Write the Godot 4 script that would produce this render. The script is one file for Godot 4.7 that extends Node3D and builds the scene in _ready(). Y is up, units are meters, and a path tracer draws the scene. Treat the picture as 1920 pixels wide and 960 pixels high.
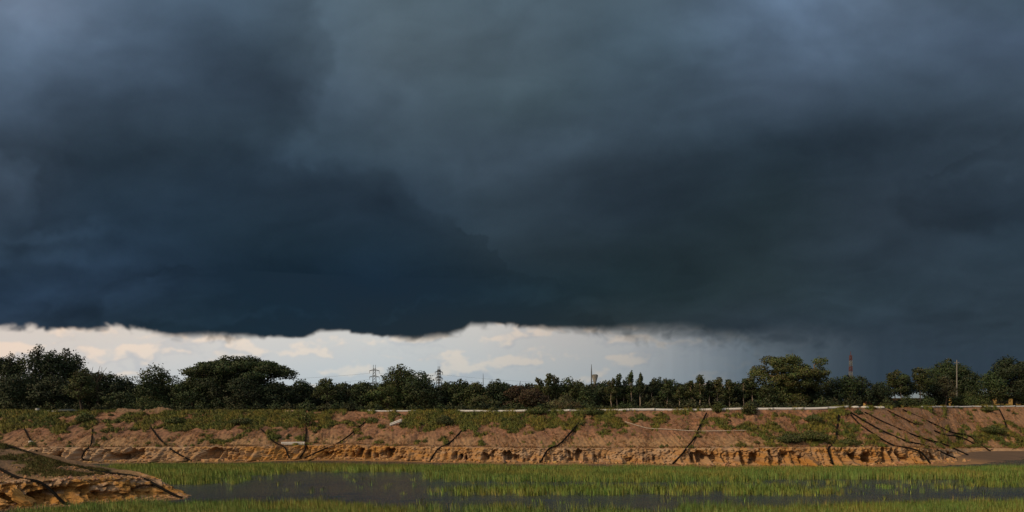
extends Node3D
# A flooded borrow pit under a storm front: far bank with drain pipes, tree belt behind, headland at the left.

const EXPOSURE := 1.7
var names := {}
var M := {}
var n_big := FastNoiseLite.new()
var n_mid := FastNoiseLite.new()
var n_fine := FastNoiseLite.new()
var n_cell := FastNoiseLite.new()

# colours of the storm deck, from high to low and left to right
var sky_rows := [
	[0x637286, 0x4f6073, 0x4a5c6d, 0x4e5e69, 0x4d5e6a, 0x4b5c69, 0x576a80, 0x536477, 0x435464],
	[0x56677b, 0x4a5b6e, 0x415262, 0x495863, 0x485863, 0x475967, 0x506276, 0x4c5d70, 0x455568],
	[0x455567, 0x3e4e5f, 0x374655, 0x41505c, 0x40505a, 0x3d4d5a, 0x3f4e5e, 0x3a4958, 0x3c4b5a],
	[0x394756, 0x31404e, 0x303f4c, 0x374652, 0x384652, 0x33414d, 0x2c3a46, 0x2c3945, 0x34424f],
	[0x2f3c4a, 0x293948, 0x293846, 0x2b3a48, 0x2f3d48, 0x293641, 0x25323a, 0x2c3843, 0x2e3c49],
	[0x2c3c4c, 0x273849, 0x20303d, 0x1f2f3c, 0x25323b, 0x222f36, 0x26333a, 0x2d3a45, 0x2d3c48],
	[0x2a3c50, 0x263749, 0x1a2b39, 0x182836, 0x1c2b34, 0x202e34, 0x27343a, 0x2c3a44, 0x2f3d48],
	[0x2d3c4c, 0x22323e, 0x1a2a36, 0x1c2a34, 0x222e35, 0x273237, 0x29343d, 0x2e3a45, 0x303e48]]
var cloud_base := PackedFloat32Array([-1.031, 0.1077, -0.7278, 0.1092, -0.6823, 0.1114, -0.6368, 0.1039, -0.5762, 0.1099, -0.5307, 0.1061, -0.4776, 0.09704, -0.3867, 0.0978, -0.3033, 0.09477, -0.2729, 0.1024, -0.2426, 0.1024, -0.1971, 0.09704, -0.144, 0.09401, -0.09098, 0.09856, -0.06975, 0.1046, -0.05914, 0.1145, 0, 0.1114, 0.09098, 0.1061, 0.182, 0.1061, 0.2502, 0.1077, 0.2881, 0.09932, 0.3487, 0.09932, 0.4246, 0.1061, 0.4852, 0.1016, 0.7278, 0.1016, 1.016, 0.1016])
var gap_sky := PackedFloat32Array([-1.031, 0.006, 0.6105, 0.5776, 0.5457, 0.6724, 0.5906, 0.5271, -0.7278, 0.006, 0.5647, 0.5776, 0.5841, 0.6867, 0.6038, 0.5395, -0.5459, 0.006, 0.5029, 0.5583, 0.5906, 0.6867, 0.6172, 0.552, -0.3639, 0.006, 0.4342, 0.521, 0.5776, 0.6724, 0.6308, 0.5841, -0.182, 0.006, 0.402, 0.491, 0.5457, 0.6172, 0.6105, 0.5841, -0.04549, 0.006, 0.3712, 0.4508, 0.4969, 0.5776, 0.5583, 0.5271, 0.06823, 0.008, 0.3419, 0.402, 0.4342, 0.491, 0.4678, 0.4452, 0.1668, 0.012, 0.2874, 0.3419, 0.3763, 0.4125, 0.4072, 0.3968, 0.2426, 0.018, 0.2016, 0.2502, 0.2874, 0.2789, 0.2961, 0.3095, 0.3336, 0.024, 0.107, 0.1441, 0.1779, 0.1329, 0.162, 0.1845, 0.4246, 0.034, 0.05781, 0.08438, 0.1095, 0.06663, 0.08866, 0.1095, 0.5231, 0.05, 0.0319, 0.04971, 0.07036, 0.0319, 0.04971, 0.06848, 0.7278, 0.06, 0.02732, 0.04374, 0.0648, 0.02843, 0.04519, 0.0648, 1.016, 0.06, 0.02732, 0.04374, 0.0648, 0.02843, 0.04519, 0.0648])
var lobes := [PackedVector2Array([Vector2(-0.09098, 0.2547), Vector2(-0.182, 0.3116), Vector2(-0.2426, 0.3321), Vector2(-0.3033, 0.3215), Vector2(-0.3487, 0.329), Vector2(-0.3548, 0.3518), Vector2(-0.3336, 0.3745), Vector2(-0.2957, 0.4026), Vector2(-0.2729, 0.4519), Vector2(-0.2684, 0.5125), Vector2(-0.2805, 0.5732)]),
	PackedVector2Array([Vector2(0.7278, 0.2509), Vector2(0.7013, 0.2509), Vector2(0.6823, 0.232), Vector2(0.6368, 0.235), Vector2(0.5951, 0.2396), Vector2(0.561, 0.2547), Vector2(0.5444, 0.2775), Vector2(0.5534, 0.3078), Vector2(0.5914, 0.3268)]),
	PackedVector2Array([Vector2(-0.7278, 0.2092), Vector2(-0.7051, 0.2396), Vector2(-0.6808, 0.2699), Vector2(-0.6839, 0.2926), Vector2(-0.6975, 0.323), Vector2(-0.7278, 0.3457)]),
	PackedVector2Array([Vector2(-0.5974, 0.1137), Vector2(-0.602, 0.141), Vector2(-0.5929, 0.16), Vector2(-0.5383, 0.1713)]),
	PackedVector2Array([Vector2(-0.7278, 0.1789), Vector2(-0.6672, 0.1903), Vector2(-0.5914, 0.185), Vector2(-0.5004, 0.1903)]),
	PackedVector2Array([Vector2(-0.5004, 0.1183), Vector2(-0.4018, 0.1243), Vector2(-0.3033, 0.1183), Vector2(-0.2123, 0.1274), Vector2(-0.1213, 0.1213)]),
	PackedVector2Array([Vector2(-0.1971, 0.1638), Vector2(-0.0834, 0.1372), Vector2(0, 0.1296), Vector2(0.09098, 0.1183)])]
var lobe_k := [Vector3(0.26, 0.024, 0.11), Vector3(-0.13, 0.016, 0.1), Vector3(-0.22, 0.02, 0.05), Vector3(0.2, 0.012, 0.05), Vector3(-0.14, 0.03, 0.05), Vector3(-0.16, 0.01, 0.02), Vector3(-0.14, 0.02, 0.03)]
# soft streaks of thinner (+) and thicker (-) cloud: u, v, 1/ru, 1/rv, cos, sin, strength
var streaks := PackedFloat32Array([0.3715, 0.5466, 5.276, 21.98, 0.9848, 0.1736, 0.24, 0.5231, 0.5049, 6.595, 32.98, 0.9781, 0.2079, 0.1, 0.182, 0.3723, 3.997, 50.73, 0.9877, 0.1564, 0.16, 0.6748, 0.329, 8.793, 94.21, 0.9945, 0.1045, 0.16, -0.2426, 0.4405, 17.59, 14.66, 1, 0, 0.16, -0.2995, 0.3548, 15.52, 38.79, 0.9397, -0.342, 0.24, -0.1365, 0.3366, 10.99, 47.11, 0.9903, -0.1392, 0.09, -0.6444, 0.2411, 11.99, 131.9, 1, 0, 0.38, -0.6293, 0.2092, 10.99, 59.95, 0.9976, -0.06976, 0.28, -0.6596, 0.1486, 10.99, 43.97, 1, 0, 0.14, -0.7127, 0.3116, 27.48, 34.71, 0.866, -0.5, 0.34, -0.6823, 0.5277, 7.759, 14.66, 0.9848, 0.1736, 0.14, -0.5307, 0.467, 6.595, 36.64, 0.9848, 0.1736, 0.07, -0.06065, 0.5277, 10.99, 21.98, 0.866, 0.5, 0.07, 0.03791, 0.1486, 8.244, 94.21, 0.9781, -0.2079, 0.16, -0.3487, 0.1243, 8.244, 188.4, 1, 0, 0.2, -0.1516, 0.1289, 14.66, 188.4, 0.9848, 0.1736, 0.22, 0.4549, 0.1183, 14.66, 94.21, 0.9903, 0.1392, 0.14, -0.5004, 0.3419, 6.281, 26.38, 1, 0, -0.12, -0.3639, 0.4594, 10.99, 16.49, 0.766, -0.6428, -0.13, -0.7127, 0.2282, 36.64, 50.73, 1, 0, -0.28, 0.4094, 0.3571, 5.073, 29.31, 0.9903, 0.1392, -0.16, 0.1668, 0.2623, 5.073, 21.98, 0.9976, 0.06976, -0.08, 0.6368, 0.276, 11.99, 34.71, 1, 0, -0.15, -0.6293, 0.1243, 14.66, 65.95, 1, 0, -0.2, -0.4094, 0.1638, 6.595, 32.98, 1, 0, -0.06, 0.01516, 0.4291, 11.99, 43.97, 1, 0, -0.07, -0.4776, 0.1789, 10.99, 82.44, 1, 0, -0.08, 0.2881, 0.4822, 10.99, 54.96, 0.9659, 0.2588, -0.07, 0.5762, 0.3836, 8.244, 43.97, 0.9962, 0.08716, -0.1])
var toe_tab := PackedFloat32Array([-97.67, 94.73, 1.816, 6, -68.95, 94.73, 1.816, 6, -60.33, 94.73, 1.853, 6, -52.67, 96.48, 1.778, 6, -35.77, 98.3, 1.814, 6, -30.68, 101.2, 1.754, 6, -24.54, 101.2, 1.87, 6, -11.92, 98.3, 1.739, 6, 0, 94.73, 1.816, 6, 11.49, 94.73, 1.78, 6, 22.37, 92.21, 1.906, 6, 32.69, 89.83, 2.128, 6, 41.22, 90.61, 2.183, 6, 47.12, 91.4, 2.145, 6, 53.96, 93.04, 1.964, 6, 60, 98.3, 1.363, 12.22, 68.01, 107.4, 0.8437, 16.89, 75.05, 115.8, 0.4757, 20, 85.21, 117.1, 0.3035, 20, 118.9, 117.1, 0.3035, 20])
var lip_tab := PackedFloat32Array([-109.3, 106, 6.634, -78.61, 108, 6.608, -60.05, 110, 6.499, -40.76, 112, 6.556, -27.41, 113, 6.629, 0, 110, 6.582, 25.72, 106, 6.875, 37.85, 104, 6.975, 47.31, 104, 7.054, 50.15, 105, 7.284, 56.45, 109.5, 7.17, 66.2, 118, 7.195, 82.79, 130, 7.212, 97.53, 134, 7.289, 136.1, 134, 7.39])
var head_tab := [[-80, -43, -80, 6.8, 0.9, 2, 2.5], [-52, -49.5, -62, 6.3, 0.9, 2, 2.4], [-38.6, -53, -56, 5.6, 0.9, 1.95, 2.4], [-34.2, -55, -53, 5.1, 1, 1.9, 2.6], [-30.8, -57.3, -51, 4.8, 1.5, 1.75, 3], [-28.2, -59.2, -50, 4.6, 3.6, 1.45, 5.6], [-28.6, -61.2, -50, 4.6, 3, 1.4, 5.6], [-33, -65, -52, 4.9, 1.6, 1.6, 2.5], [-52, -72, -60, 6.2, 1, 1.9, 2.4], [-80, -78, -80, 6.8, 0.9, 2, 2.5]]
var grass_tab := PackedFloat32Array([-76.42, 0.8, 0.12, -64.48, 0.7, 0.1, -60.5, 0.35, 0.05, -57.32, 0.5, 0.05, -52.54, 0.75, 0.08, -44.58, 0.9, 0.15, -38.21, 0.9, 0.12, -31.84, 0.75, 0.12, -27.07, 0.4, 0.12, -20.7, 0.42, 0.02, -17.51, 0.55, 0.02, -12.74, 0.85, 0.05, -4.776, 0.85, 0.1, 3.184, 0.7, 0.04, 11.14, 0.62, 0.03, 17.51, 0.5, 0.02, 25.47, 0.35, 0.02, 30.25, 0.4, 0.25, 35.03, 0.42, 0.4, 41.39, 0.45, 0.5, 46.97, 0.5, 0.55, 49.75, 0.3, 0.3, 51.74, 0.06, 0.1, 58.91, 0.1, 0.12, 63.68, 0.06, 0.06, 66.87, 0.12, 0.3, 76.42, 0.22, 0.5])
var ochre_tab := PackedFloat32Array([-70.6, 0.2, -55.89, 0.15, -48.54, 0.3, -39.71, 0.5, -33.83, 0.9, -27.95, 0.95, -19.12, 0.75, -7.354, 0.6, 0, 0.3, 10.3, 0.35, 23.53, 0.4, 35.3, 0.75, 47.07, 0.7, 54.42, 0.6, 61.77, 0.3])
var pylons := [{x = -121.27, d = 620, h = 35.54, arms = 3, turn = 0.15, label = "lattice power pylon with three cross arms, left of the two on the skyline"}, {x = -66.475, d = 640, h = 35.18, arms = 2, turn = 0.75, label = "slimmer lattice power pylon with two cross arms, right of the two"}]
var cables := [{a = Vector3(-451.27, 36.368, -560), b = Vector3(-125.27, 34.368, -620), sag = 9, label = "top thin power cable running left from the three-armed pylon"},
	{a = Vector3(-117.27, 34.368, -620), b = Vector3(-66.475, 34.055, -640), sag = 1.6, label = "top thin power cable strung between the two pylons"},
	{a = Vector3(-66.475, 34.055, -640), b = Vector3(263.53, 29.055, -760), sag = 6, label = "top thin power cable running right from the two-armed pylon"},
	{a = Vector3(-451.27, 30.858, -560), b = Vector3(-125.27, 28.858, -620), sag = 9, label = "middle thin power cable running left from the three-armed pylon"},
	{a = Vector3(-117.27, 28.858, -620), b = Vector3(-66.475, 28.602, -640), sag = 1.6, label = "middle thin power cable strung between the two pylons"},
	{a = Vector3(-66.475, 28.602, -640), b = Vector3(263.53, 23.602, -760), sag = 6, label = "middle thin power cable running right from the two-armed pylon"},
	{a = Vector3(-451.27, 25.349, -560), b = Vector3(-125.27, 23.349, -620), sag = 9, label = "lowest thin power cable running left from the three-armed pylon"},
	{a = Vector3(-117.27, 23.349, -620), b = Vector3(-66.475, 26.102, -640), sag = 1.6, label = "lowest thin power cable strung between the two pylons"},
	{a = Vector3(-66.475, 26.102, -640), b = Vector3(263.53, 21.102, -760), sag = 6, label = "lowest thin power cable running right from the two-armed pylon"}]
var far_poles := [{x = -32.752, d = 800, h = 35.67, r = 0.45, arms = 0, label = "faint slim grey pole on the skyline between the pylons and the dark mast"}, {x = 58.741, d = 520, h = 30.48, r = 0.55, arms = 3, label = "slim dark mast with side antennas beside the small water tower"}]
var water_tower := Vector3(63.662, 540, 23.808)
var mast := Vector3(365.88, 760, 53.557)
var conc_pole := Vector3(88.838, 140.5, 9.7281)
var sheds := [{name = "long_shed", x = 84.155, d = 150, len = 13, wid = 8, y = 6.5, h = 2.7, rise = 1, bays = 4, turn = 0, wall = "yellow_wall", roof = "blue_roof", label = "pale blue roofed shed with yellow walls glimpsed between the right-hand trees"},
	{name = "rear_shed", x = 103.84, d = 156, len = 14, wid = 8, y = 6.9, h = 2.9, rise = 1.1, bays = 4, turn = 0, wall = "yellow_wall", roof = "blue_roof", label = "blue grey roofed shed with yellow walls behind the rightmost round bush"},
	{name = "red_hut", x = 74.937, d = 146, len = 4.5, wid = 4, y = 6.4, h = 1.6, rise = 0.9, bays = 3, turn = 0, wall = "yellow_wall", roof = "red_roof", label = "small hut with a dull red roof left of the blue roofed shed"},
	{name = "far_warehouse", x = 81.425, d = 300, len = 14, wid = 12, y = 6.3, h = 9, rise = 1.2, bays = 5, turn = 0, wall = "pink_roof", roof = "pink_roof", label = "pale greyish pink warehouse roof peeking over the trees beyond the pond"}]
var trees := [
	{kind = "lobed", name = "broadleaf_tree", x = -99.174, d = 127, y = 6.475, h = 11.54, w = 4.622, seed = 100, tone = Color(0.021, 0.038, 0.016), label = "tall dark tree just outside the left edge of the view", group = "trees along the bank top"},
	{kind = "lobed", name = "broadleaf_tree", x = -94.52, d = 128, y = 6.471, h = 11.04, w = 3.494, seed = 107, tone = Color(0.021, 0.038, 0.016), label = "dark tree cut by the left edge of the picture", group = "trees along the bank top"},
	{kind = "lobed", name = "broadleaf_tree", x = -89.413, d = 126, y = 6.467, h = 10.7, w = 2.293, seed = 114, tone = Color(0.021, 0.038, 0.016), label = "narrow dark tree second from the left edge", group = "trees along the bank top"},
	{kind = "lobed", name = "broadleaf_tree", x = -84.731, d = 127, y = 6.463, h = 11.94, w = 4.237, seed = 121, tone = Color(0.021, 0.038, 0.016), label = "tallest ragged dark tree at the far left, sprig on top", group = "trees along the bank top"},
	{kind = "lobed", name = "broadleaf_tree", x = -81.958, d = 129, y = 6.461, h = 11.61, w = 3.912, seed = 128, tone = Color(0.021, 0.038, 0.016), label = "broad dark tree right of the tallest one at the far left", group = "trees along the bank top"},
	{kind = "round", name = "broadleaf_tree", x = -84.397, d = 121, y = 6.463, h = 6.674, w = 3.669, seed = 135, tone = Color(0.021, 0.038, 0.016), label = "lower dark tree in front of the tall group at the far left", group = "trees along the bank top"},
	{kind = "round", name = "broadleaf_tree", x = -78.893, d = 121, y = 6.458, h = 6.22, w = 3.669, seed = 142, tone = Color(0.021, 0.038, 0.016), label = "lower dark tree under the tallest ragged tree", group = "trees along the bank top"},
	{kind = "lobed", name = "broadleaf_tree", x = -75.657, d = 126, y = 6.441, h = 7.864, w = 3.439, seed = 149, tone = Color(0.03, 0.052, 0.018), label = "rounded tree on the right shoulder of the tall left group", group = "trees along the bank top"},
	{kind = "bare", name = "bare_tree", x = -73.635, d = 125, y = 6.429, h = 8.774, w = 1.327, seed = 156, tone = Color(0.03, 0.052, 0.018), label = "leafless twiggy tree top poking up right of the tall left group", group = "trees along the bank top"},
	{kind = "feather", name = "feathery_tree", x = -68.61, d = 112, y = 6.399, h = 7.205, w = 3.057, seed = 163, tone = Color(0.042, 0.058, 0.018), label = "olive tree standing forward on the bank lip left of the earth heap", group = "trees along the bank top"},
	{kind = "round", name = "broadleaf_tree", x = -72.695, d = 127, y = 6.423, h = 6.969, w = 2.889, seed = 170, tone = Color(0.021, 0.038, 0.016), label = "dark round tree between the tall left group and the domed tree", group = "trees along the bank top"},
	{kind = "round", name = "broadleaf_tree", x = -70.356, d = 128, y = 6.41, h = 6.443, w = 2.329, seed = 177, tone = Color(0.021, 0.038, 0.016), label = "small dark tree left of the domed tree", group = "trees along the bank top"},
	{kind = "round", name = "broadleaf_tree", x = -63.43, d = 126, y = 6.369, h = 8.223, w = 4.394, seed = 184, tone = Color(0.03, 0.052, 0.018), label = "domed round tree right of the earth heap", group = "trees along the bank top"},
	{kind = "bush", name = "green_bush", x = -61.028, d = 117, y = 6.355, h = 2.621, w = 3.016, seed = 191, tone = Color(0.048, 0.074, 0.02), label = "bright green bush right behind the earth heap", group = "trees along the bank top"},
	{kind = "round", name = "broadleaf_tree", x = -66.312, d = 119, y = 6.386, h = 3.509, w = 3.428, seed = 198, tone = Color(0.03, 0.052, 0.018), label = "low green tree behind the left end of the earth heap", group = "trees along the bank top"},
	{kind = "parasol", name = "rain_tree", x = -49.298, d = 128, y = 6.381, h = 9.868, w = 10.87, seed = 205, tone = Color(0.03, 0.052, 0.018), label = "wide flat-topped rain tree, broadest crown on the left half", group = "trees along the bank top"},
	{kind = "round", name = "broadleaf_tree", x = -56.406, d = 124, y = 6.36, h = 6.341, w = 3.76, seed = 212, tone = Color(0.03, 0.052, 0.018), label = "dark tree under the left end of the rain tree crown", group = "trees along the bank top"},
	{kind = "round", name = "broadleaf_tree", x = -51.518, d = 124, y = 6.374, h = 7.454, w = 4.324, seed = 219, tone = Color(0.021, 0.038, 0.016), label = "dark tree left of centre under the rain tree", group = "trees along the bank top"},
	{kind = "round", name = "broadleaf_tree", x = -45.785, d = 122, y = 6.391, h = 6.603, w = 4.07, seed = 226, tone = Color(0.021, 0.038, 0.016), label = "low dark tree at the foot of the rain tree", group = "trees along the bank top"},
	{kind = "round", name = "broadleaf_tree", x = -41.031, d = 123, y = 6.406, h = 5.324, w = 3.171, seed = 233, tone = Color(0.021, 0.038, 0.016), label = "dark tree under the right end of the rain tree crown", group = "trees along the bank top"},
	{kind = "round", name = "broadleaf_tree", x = -37.733, d = 126, y = 6.423, h = 5.78, w = 2.866, seed = 240, tone = Color(0.021, 0.038, 0.016), label = "dark round tree just right of the rain tree", group = "trees along the bank top"},
	{kind = "feather", name = "feathery_tree", x = -32.452, d = 123, y = 6.452, h = 6.304, w = 2.984, seed = 247, tone = Color(0.042, 0.058, 0.018), label = "feathery olive tree between the rain tree and the left pylon", group = "trees along the bank top"},
	{kind = "round", name = "broadleaf_tree", x = -30.33, d = 127, y = 6.463, h = 5.292, w = 2.503, seed = 254, tone = Color(0.021, 0.038, 0.016), label = "low dark tree left of the left pylon", group = "trees along the bank top"},
	{kind = "round", name = "broadleaf_tree", x = -26.725, d = 125, y = 6.478, h = 5.313, w = 2.654, seed = 261, tone = Color(0.03, 0.052, 0.018), label = "low green tree in front of the left pylon's left leg", group = "trees along the bank top"},
	{kind = "round", name = "broadleaf_tree", x = -23.691, d = 126, y = 6.473, h = 5.157, w = 2.484, seed = 268, tone = Color(0.03, 0.052, 0.018), label = "low green tree in front of the left pylon's right leg", group = "trees along the bank top"},
	{kind = "lobed", name = "broadleaf_tree", x = -19.87, d = 126, y = 6.466, h = 8.603, w = 3.63, seed = 275, tone = Color(0.042, 0.058, 0.018), label = "knobbly tall tree between the two pylons", group = "trees along the bank top"},
	{kind = "round", name = "broadleaf_tree", x = -16.187, d = 122, y = 6.46, h = 6.905, w = 4.07, seed = 282, tone = Color(0.03, 0.052, 0.018), label = "dense green tree on the right flank of the knobbly tree", group = "trees along the bank top"},
	{kind = "round", name = "broadleaf_tree", x = -21.38, d = 120, y = 6.469, h = 4.624, w = 3.093, seed = 289, tone = Color(0.048, 0.074, 0.02), label = "mid green tree at the left foot of the knobbly tree", group = "trees along the bank top"},
	{kind = "round", name = "broadleaf_tree", x = -11.177, d = 126, y = 6.451, h = 5.37, w = 2.484, seed = 296, tone = Color(0.021, 0.038, 0.016), label = "low dark tree just right of the right pylon", group = "trees along the bank top"},
	{kind = "round", name = "broadleaf_tree", x = -8.4731, d = 127, y = 6.447, h = 5.212, w = 2.311, seed = 303, tone = Color(0.044, 0.034, 0.018), label = "brownish low tree right of the right pylon", group = "trees along the bank top"},
	{kind = "lobed", name = "broadleaf_tree", x = -9.213, d = 124, y = 6.448, h = 5.876, w = 2.256, seed = 310, tone = Color(0.03, 0.052, 0.018), label = "small pointed tree right of the right pylon", group = "trees along the bank top"},
	{kind = "round", name = "broadleaf_tree", x = -6.0121, d = 122, y = 6.443, h = 5.257, w = 2.405, seed = 317, tone = Color(0.042, 0.058, 0.018), label = "olive low tree below the faint slim pole", group = "trees along the bank top"},
	{kind = "lobed", name = "broadleaf_tree", x = -2.464, d = 125, y = 6.436, h = 5.923, w = 2.843, seed = 324, tone = Color(0.021, 0.038, 0.016), label = "dark tree with uneven top right of the faint slim pole", group = "trees along the bank top"},
	{kind = "round", name = "broadleaf_tree", x = -4.9204, d = 118, y = 6.441, h = 2.812, w = 2.684, seed = 331, tone = Color(0.042, 0.058, 0.018), label = "low olive tree in front near the faint slim pole", group = "trees along the bank top"},
	{kind = "bare", name = "bare_tree", x = 2.3503, d = 124, y = 6.459, h = 5.677, w = 1.128, seed = 338, tone = Color(0.044, 0.034, 0.018), label = "thin bare twiggy tree left of the leaning gum trees", group = "trees along the bank top"},
	{kind = "round", name = "broadleaf_tree", x = 0.75208, d = 124, y = 6.441, h = 4.756, w = 2.632, seed = 345, tone = Color(0.044, 0.034, 0.018), label = "reddish brown tree left of the leaning gum trees", group = "trees along the bank top"},
	{kind = "gum", name = "gum_tree", x = 6.3927, d = 124, y = 6.505, h = 6.854, w = 1.41, seed = 352, tone = Color(0.042, 0.058, 0.018), label = "tallest gum tree left of the dark mast, pale leaning trunk", group = "trees along the bank top"},
	{kind = "gum", name = "gum_tree", x = 7.771, d = 125, y = 6.521, h = 6.502, w = 1.232, seed = 359, tone = Color(0.042, 0.058, 0.018), label = "gum tree second right from the reddish brown tree", group = "trees along the bank top"},
	{kind = "gum", name = "gum_tree", x = 4.7763, d = 126, y = 6.487, h = 6.099, w = 1.528, seed = 366, tone = Color(0.042, 0.058, 0.018), label = "gum tree next to the reddish brown tree", group = "trees along the bank top"},
	{kind = "round", name = "broadleaf_tree", x = 9.7437, d = 126, y = 6.543, h = 6.042, w = 2.293, seed = 373, tone = Color(0.042, 0.058, 0.018), label = "dense olive tree between the gum trees and the dark mast", group = "trees along the bank top"},
	{kind = "round", name = "broadleaf_tree", x = 12.036, d = 127, y = 6.569, h = 5.475, w = 1.926, seed = 380, tone = Color(0.042, 0.058, 0.018), label = "small olive tree just left of the dark mast", group = "trees along the bank top"},
	{kind = "round", name = "broadleaf_tree", x = 3.6694, d = 121, y = 6.474, h = 4.095, w = 3.119, seed = 387, tone = Color(0.044, 0.034, 0.018), label = "brown leaved tree below the leaning gum trees", group = "trees along the bank top"},
	{kind = "bush", name = "green_bush", x = 8.6558, d = 116.5, y = 6.531, h = 2.617, w = 3.003, seed = 394, tone = Color(0.085, 0.085, 0.038), label = "rounded pale olive bush in front of the trees near the centre", group = "trees along the bank top"},
	{kind = "round", name = "broadleaf_tree", x = 13.161, d = 124, y = 6.582, h = 4.614, w = 2.256, seed = 401, tone = Color(0.03, 0.052, 0.018), label = "low green tree in front of the dark mast", group = "trees along the bank top"},
	{kind = "round", name = "broadleaf_tree", x = 16.526, d = 126, y = 6.62, h = 5.487, w = 2.102, seed = 408, tone = Color(0.021, 0.038, 0.016), label = "dark tree just right of the small water tower", group = "trees along the bank top"},
	{kind = "gum", name = "gum_tree", x = 18.371, d = 123, y = 6.641, h = 6.488, w = 1.212, seed = 415, tone = Color(0.03, 0.052, 0.018), label = "gum tree nearest right of the water tower, slender pale trunk", group = "trees along the bank top"},
	{kind = "gum", name = "gum_tree", x = 20.889, d = 123, y = 6.67, h = 6.832, w = 1.119, seed = 422, tone = Color(0.03, 0.052, 0.018), label = "left one of the twin tall gum trees with two pale trunks", group = "trees along the bank top"},
	{kind = "gum", name = "gum_tree", x = 22.381, d = 123, y = 6.687, h = 6.628, w = 1.026, seed = 429, tone = Color(0.03, 0.052, 0.018), label = "right one of the twin tall gum trees with two pale trunks", group = "trees along the bank top"},
	{kind = "gum", name = "gum_tree", x = 17.204, d = 122, y = 6.628, h = 5.719, w = 1.11, seed = 436, tone = Color(0.042, 0.058, 0.018), label = "short gum tree between the water tower and its nearest tall gum", group = "trees along the bank top"},
	{kind = "gum", name = "gum_tree", x = 19.742, d = 124, y = 6.657, h = 5.48, w = 0.9401, seed = 443, tone = Color(0.03, 0.052, 0.018), label = "thin gum tree between the nearest tall gum and the twin gums", group = "trees along the bank top"},
	{kind = "gum", name = "gum_tree", x = 26.823, d = 122, y = 6.734, h = 5.521, w = 1.202, seed = 450, tone = Color(0.03, 0.052, 0.018), label = "gum tree second right of the twin gums", group = "trees along the bank top"},
	{kind = "gum", name = "gum_tree", x = 31.333, d = 123, y = 6.771, h = 5.332, w = 1.026, seed = 457, tone = Color(0.042, 0.058, 0.018), label = "thin gum tree left of the forked pale trunk gum", group = "trees along the bank top"},
	{kind = "gum", name = "gum_tree", x = 34.223, d = 122, y = 6.795, h = 5.09, w = 0.9249, seed = 464, tone = Color(0.03, 0.052, 0.018), label = "thin gum tree between the warehouse roof gums", group = "trees along the bank top"},
	{kind = "gum", name = "gum_tree", x = 37.738, d = 122, y = 6.824, h = 5.246, w = 1.295, seed = 471, tone = Color(0.042, 0.058, 0.018), label = "gum tree two right of the warehouse roof", group = "trees along the bank top"},
	{kind = "gum", name = "gum_tree", x = 40.472, d = 123, y = 6.847, h = 5.536, w = 1.119, seed = 478, tone = Color(0.03, 0.052, 0.018), label = "thin gum tree left of the gum beside the airy tree", group = "trees along the bank top"},
	{kind = "gum", name = "gum_tree", x = 24.631, d = 124, y = 6.713, h = 5.518, w = 1.316, seed = 485, tone = Color(0.021, 0.038, 0.016), label = "gum tree just right of the twin gums", group = "trees along the bank top"},
	{kind = "lobed", name = "broadleaf_tree", x = 26.478, d = 127, y = 6.731, h = 5.987, w = 1.733, seed = 492, tone = Color(0.021, 0.038, 0.016), label = "dark knobbly tree right of the twin gums", group = "trees along the bank top"},
	{kind = "round", name = "broadleaf_tree", x = 28.849, d = 126, y = 6.751, h = 5.452, w = 2.102, seed = 499, tone = Color(0.03, 0.052, 0.018), label = "green tree midway between the twin gums and the warehouse roof", group = "trees along the bank top"},
	{kind = "gum", name = "gum_tree", x = 28.897, d = 121, y = 6.751, h = 4.368, w = 1.009, seed = 506, tone = Color(0.042, 0.058, 0.018), label = "short gum tree midway between the twin gums and the warehouse roof", group = "trees along the bank top"},
	{kind = "round", name = "broadleaf_tree", x = 20.22, d = 127, y = 6.662, h = 4.034, w = 3.274, seed = 513, tone = Color(0.021, 0.038, 0.016), label = "dark tree behind the trunks of the gum right of the water tower", group = "trees along the bank top"},
	{kind = "round", name = "broadleaf_tree", x = 26.748, d = 126, y = 6.733, h = 3.941, w = 3.248, seed = 520, tone = Color(0.021, 0.038, 0.016), label = "dark tree behind the trunks right of the twin gums", group = "trees along the bank top"},
	{kind = "gum", name = "gum_tree", x = 32.383, d = 121, y = 6.78, h = 6.174, w = 1.284, seed = 527, tone = Color(0.042, 0.058, 0.018), label = "gum tree in front of the warehouse roof with forked pale trunk", group = "trees along the bank top"},
	{kind = "gum", name = "gum_tree", x = 35.703, d = 122, y = 6.807, h = 5.725, w = 1.387, seed = 534, tone = Color(0.042, 0.058, 0.018), label = "bushy gum tree right of the warehouse roof", group = "trees along the bank top"},
	{kind = "round", name = "broadleaf_tree", x = 31.524, d = 126, y = 6.773, h = 5.048, w = 1.911, seed = 541, tone = Color(0.021, 0.038, 0.016), label = "dark tree left of the warehouse roof", group = "trees along the bank top"},
	{kind = "round", name = "broadleaf_tree", x = 39.803, d = 125, y = 6.841, h = 4.949, w = 2.274, seed = 548, tone = Color(0.021, 0.038, 0.016), label = "low dark tree between the warehouse roof and the airy tree", group = "trees along the bank top"},
	{kind = "gum", name = "gum_tree", x = 41.964, d = 123, y = 6.859, h = 6.083, w = 1.585, seed = 555, tone = Color(0.042, 0.058, 0.018), label = "gum tree on the left side of the airy tree", group = "trees along the bank top"},
	{kind = "round", name = "broadleaf_tree", x = 44.397, d = 122, y = 6.88, h = 4.635, w = 2.22, seed = 562, tone = Color(0.03, 0.052, 0.018), label = "low tree under the left side of the airy tree", group = "trees along the bank top"},
	{kind = "airy", name = "airy_tree", x = 48.864, d = 123, y = 7.03, h = 9.923, w = 7.087, seed = 569, tone = Color(0.066, 0.086, 0.028), label = "tall open-crowned airy tree on the right, sky showing through it", group = "trees along the bank top"},
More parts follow.
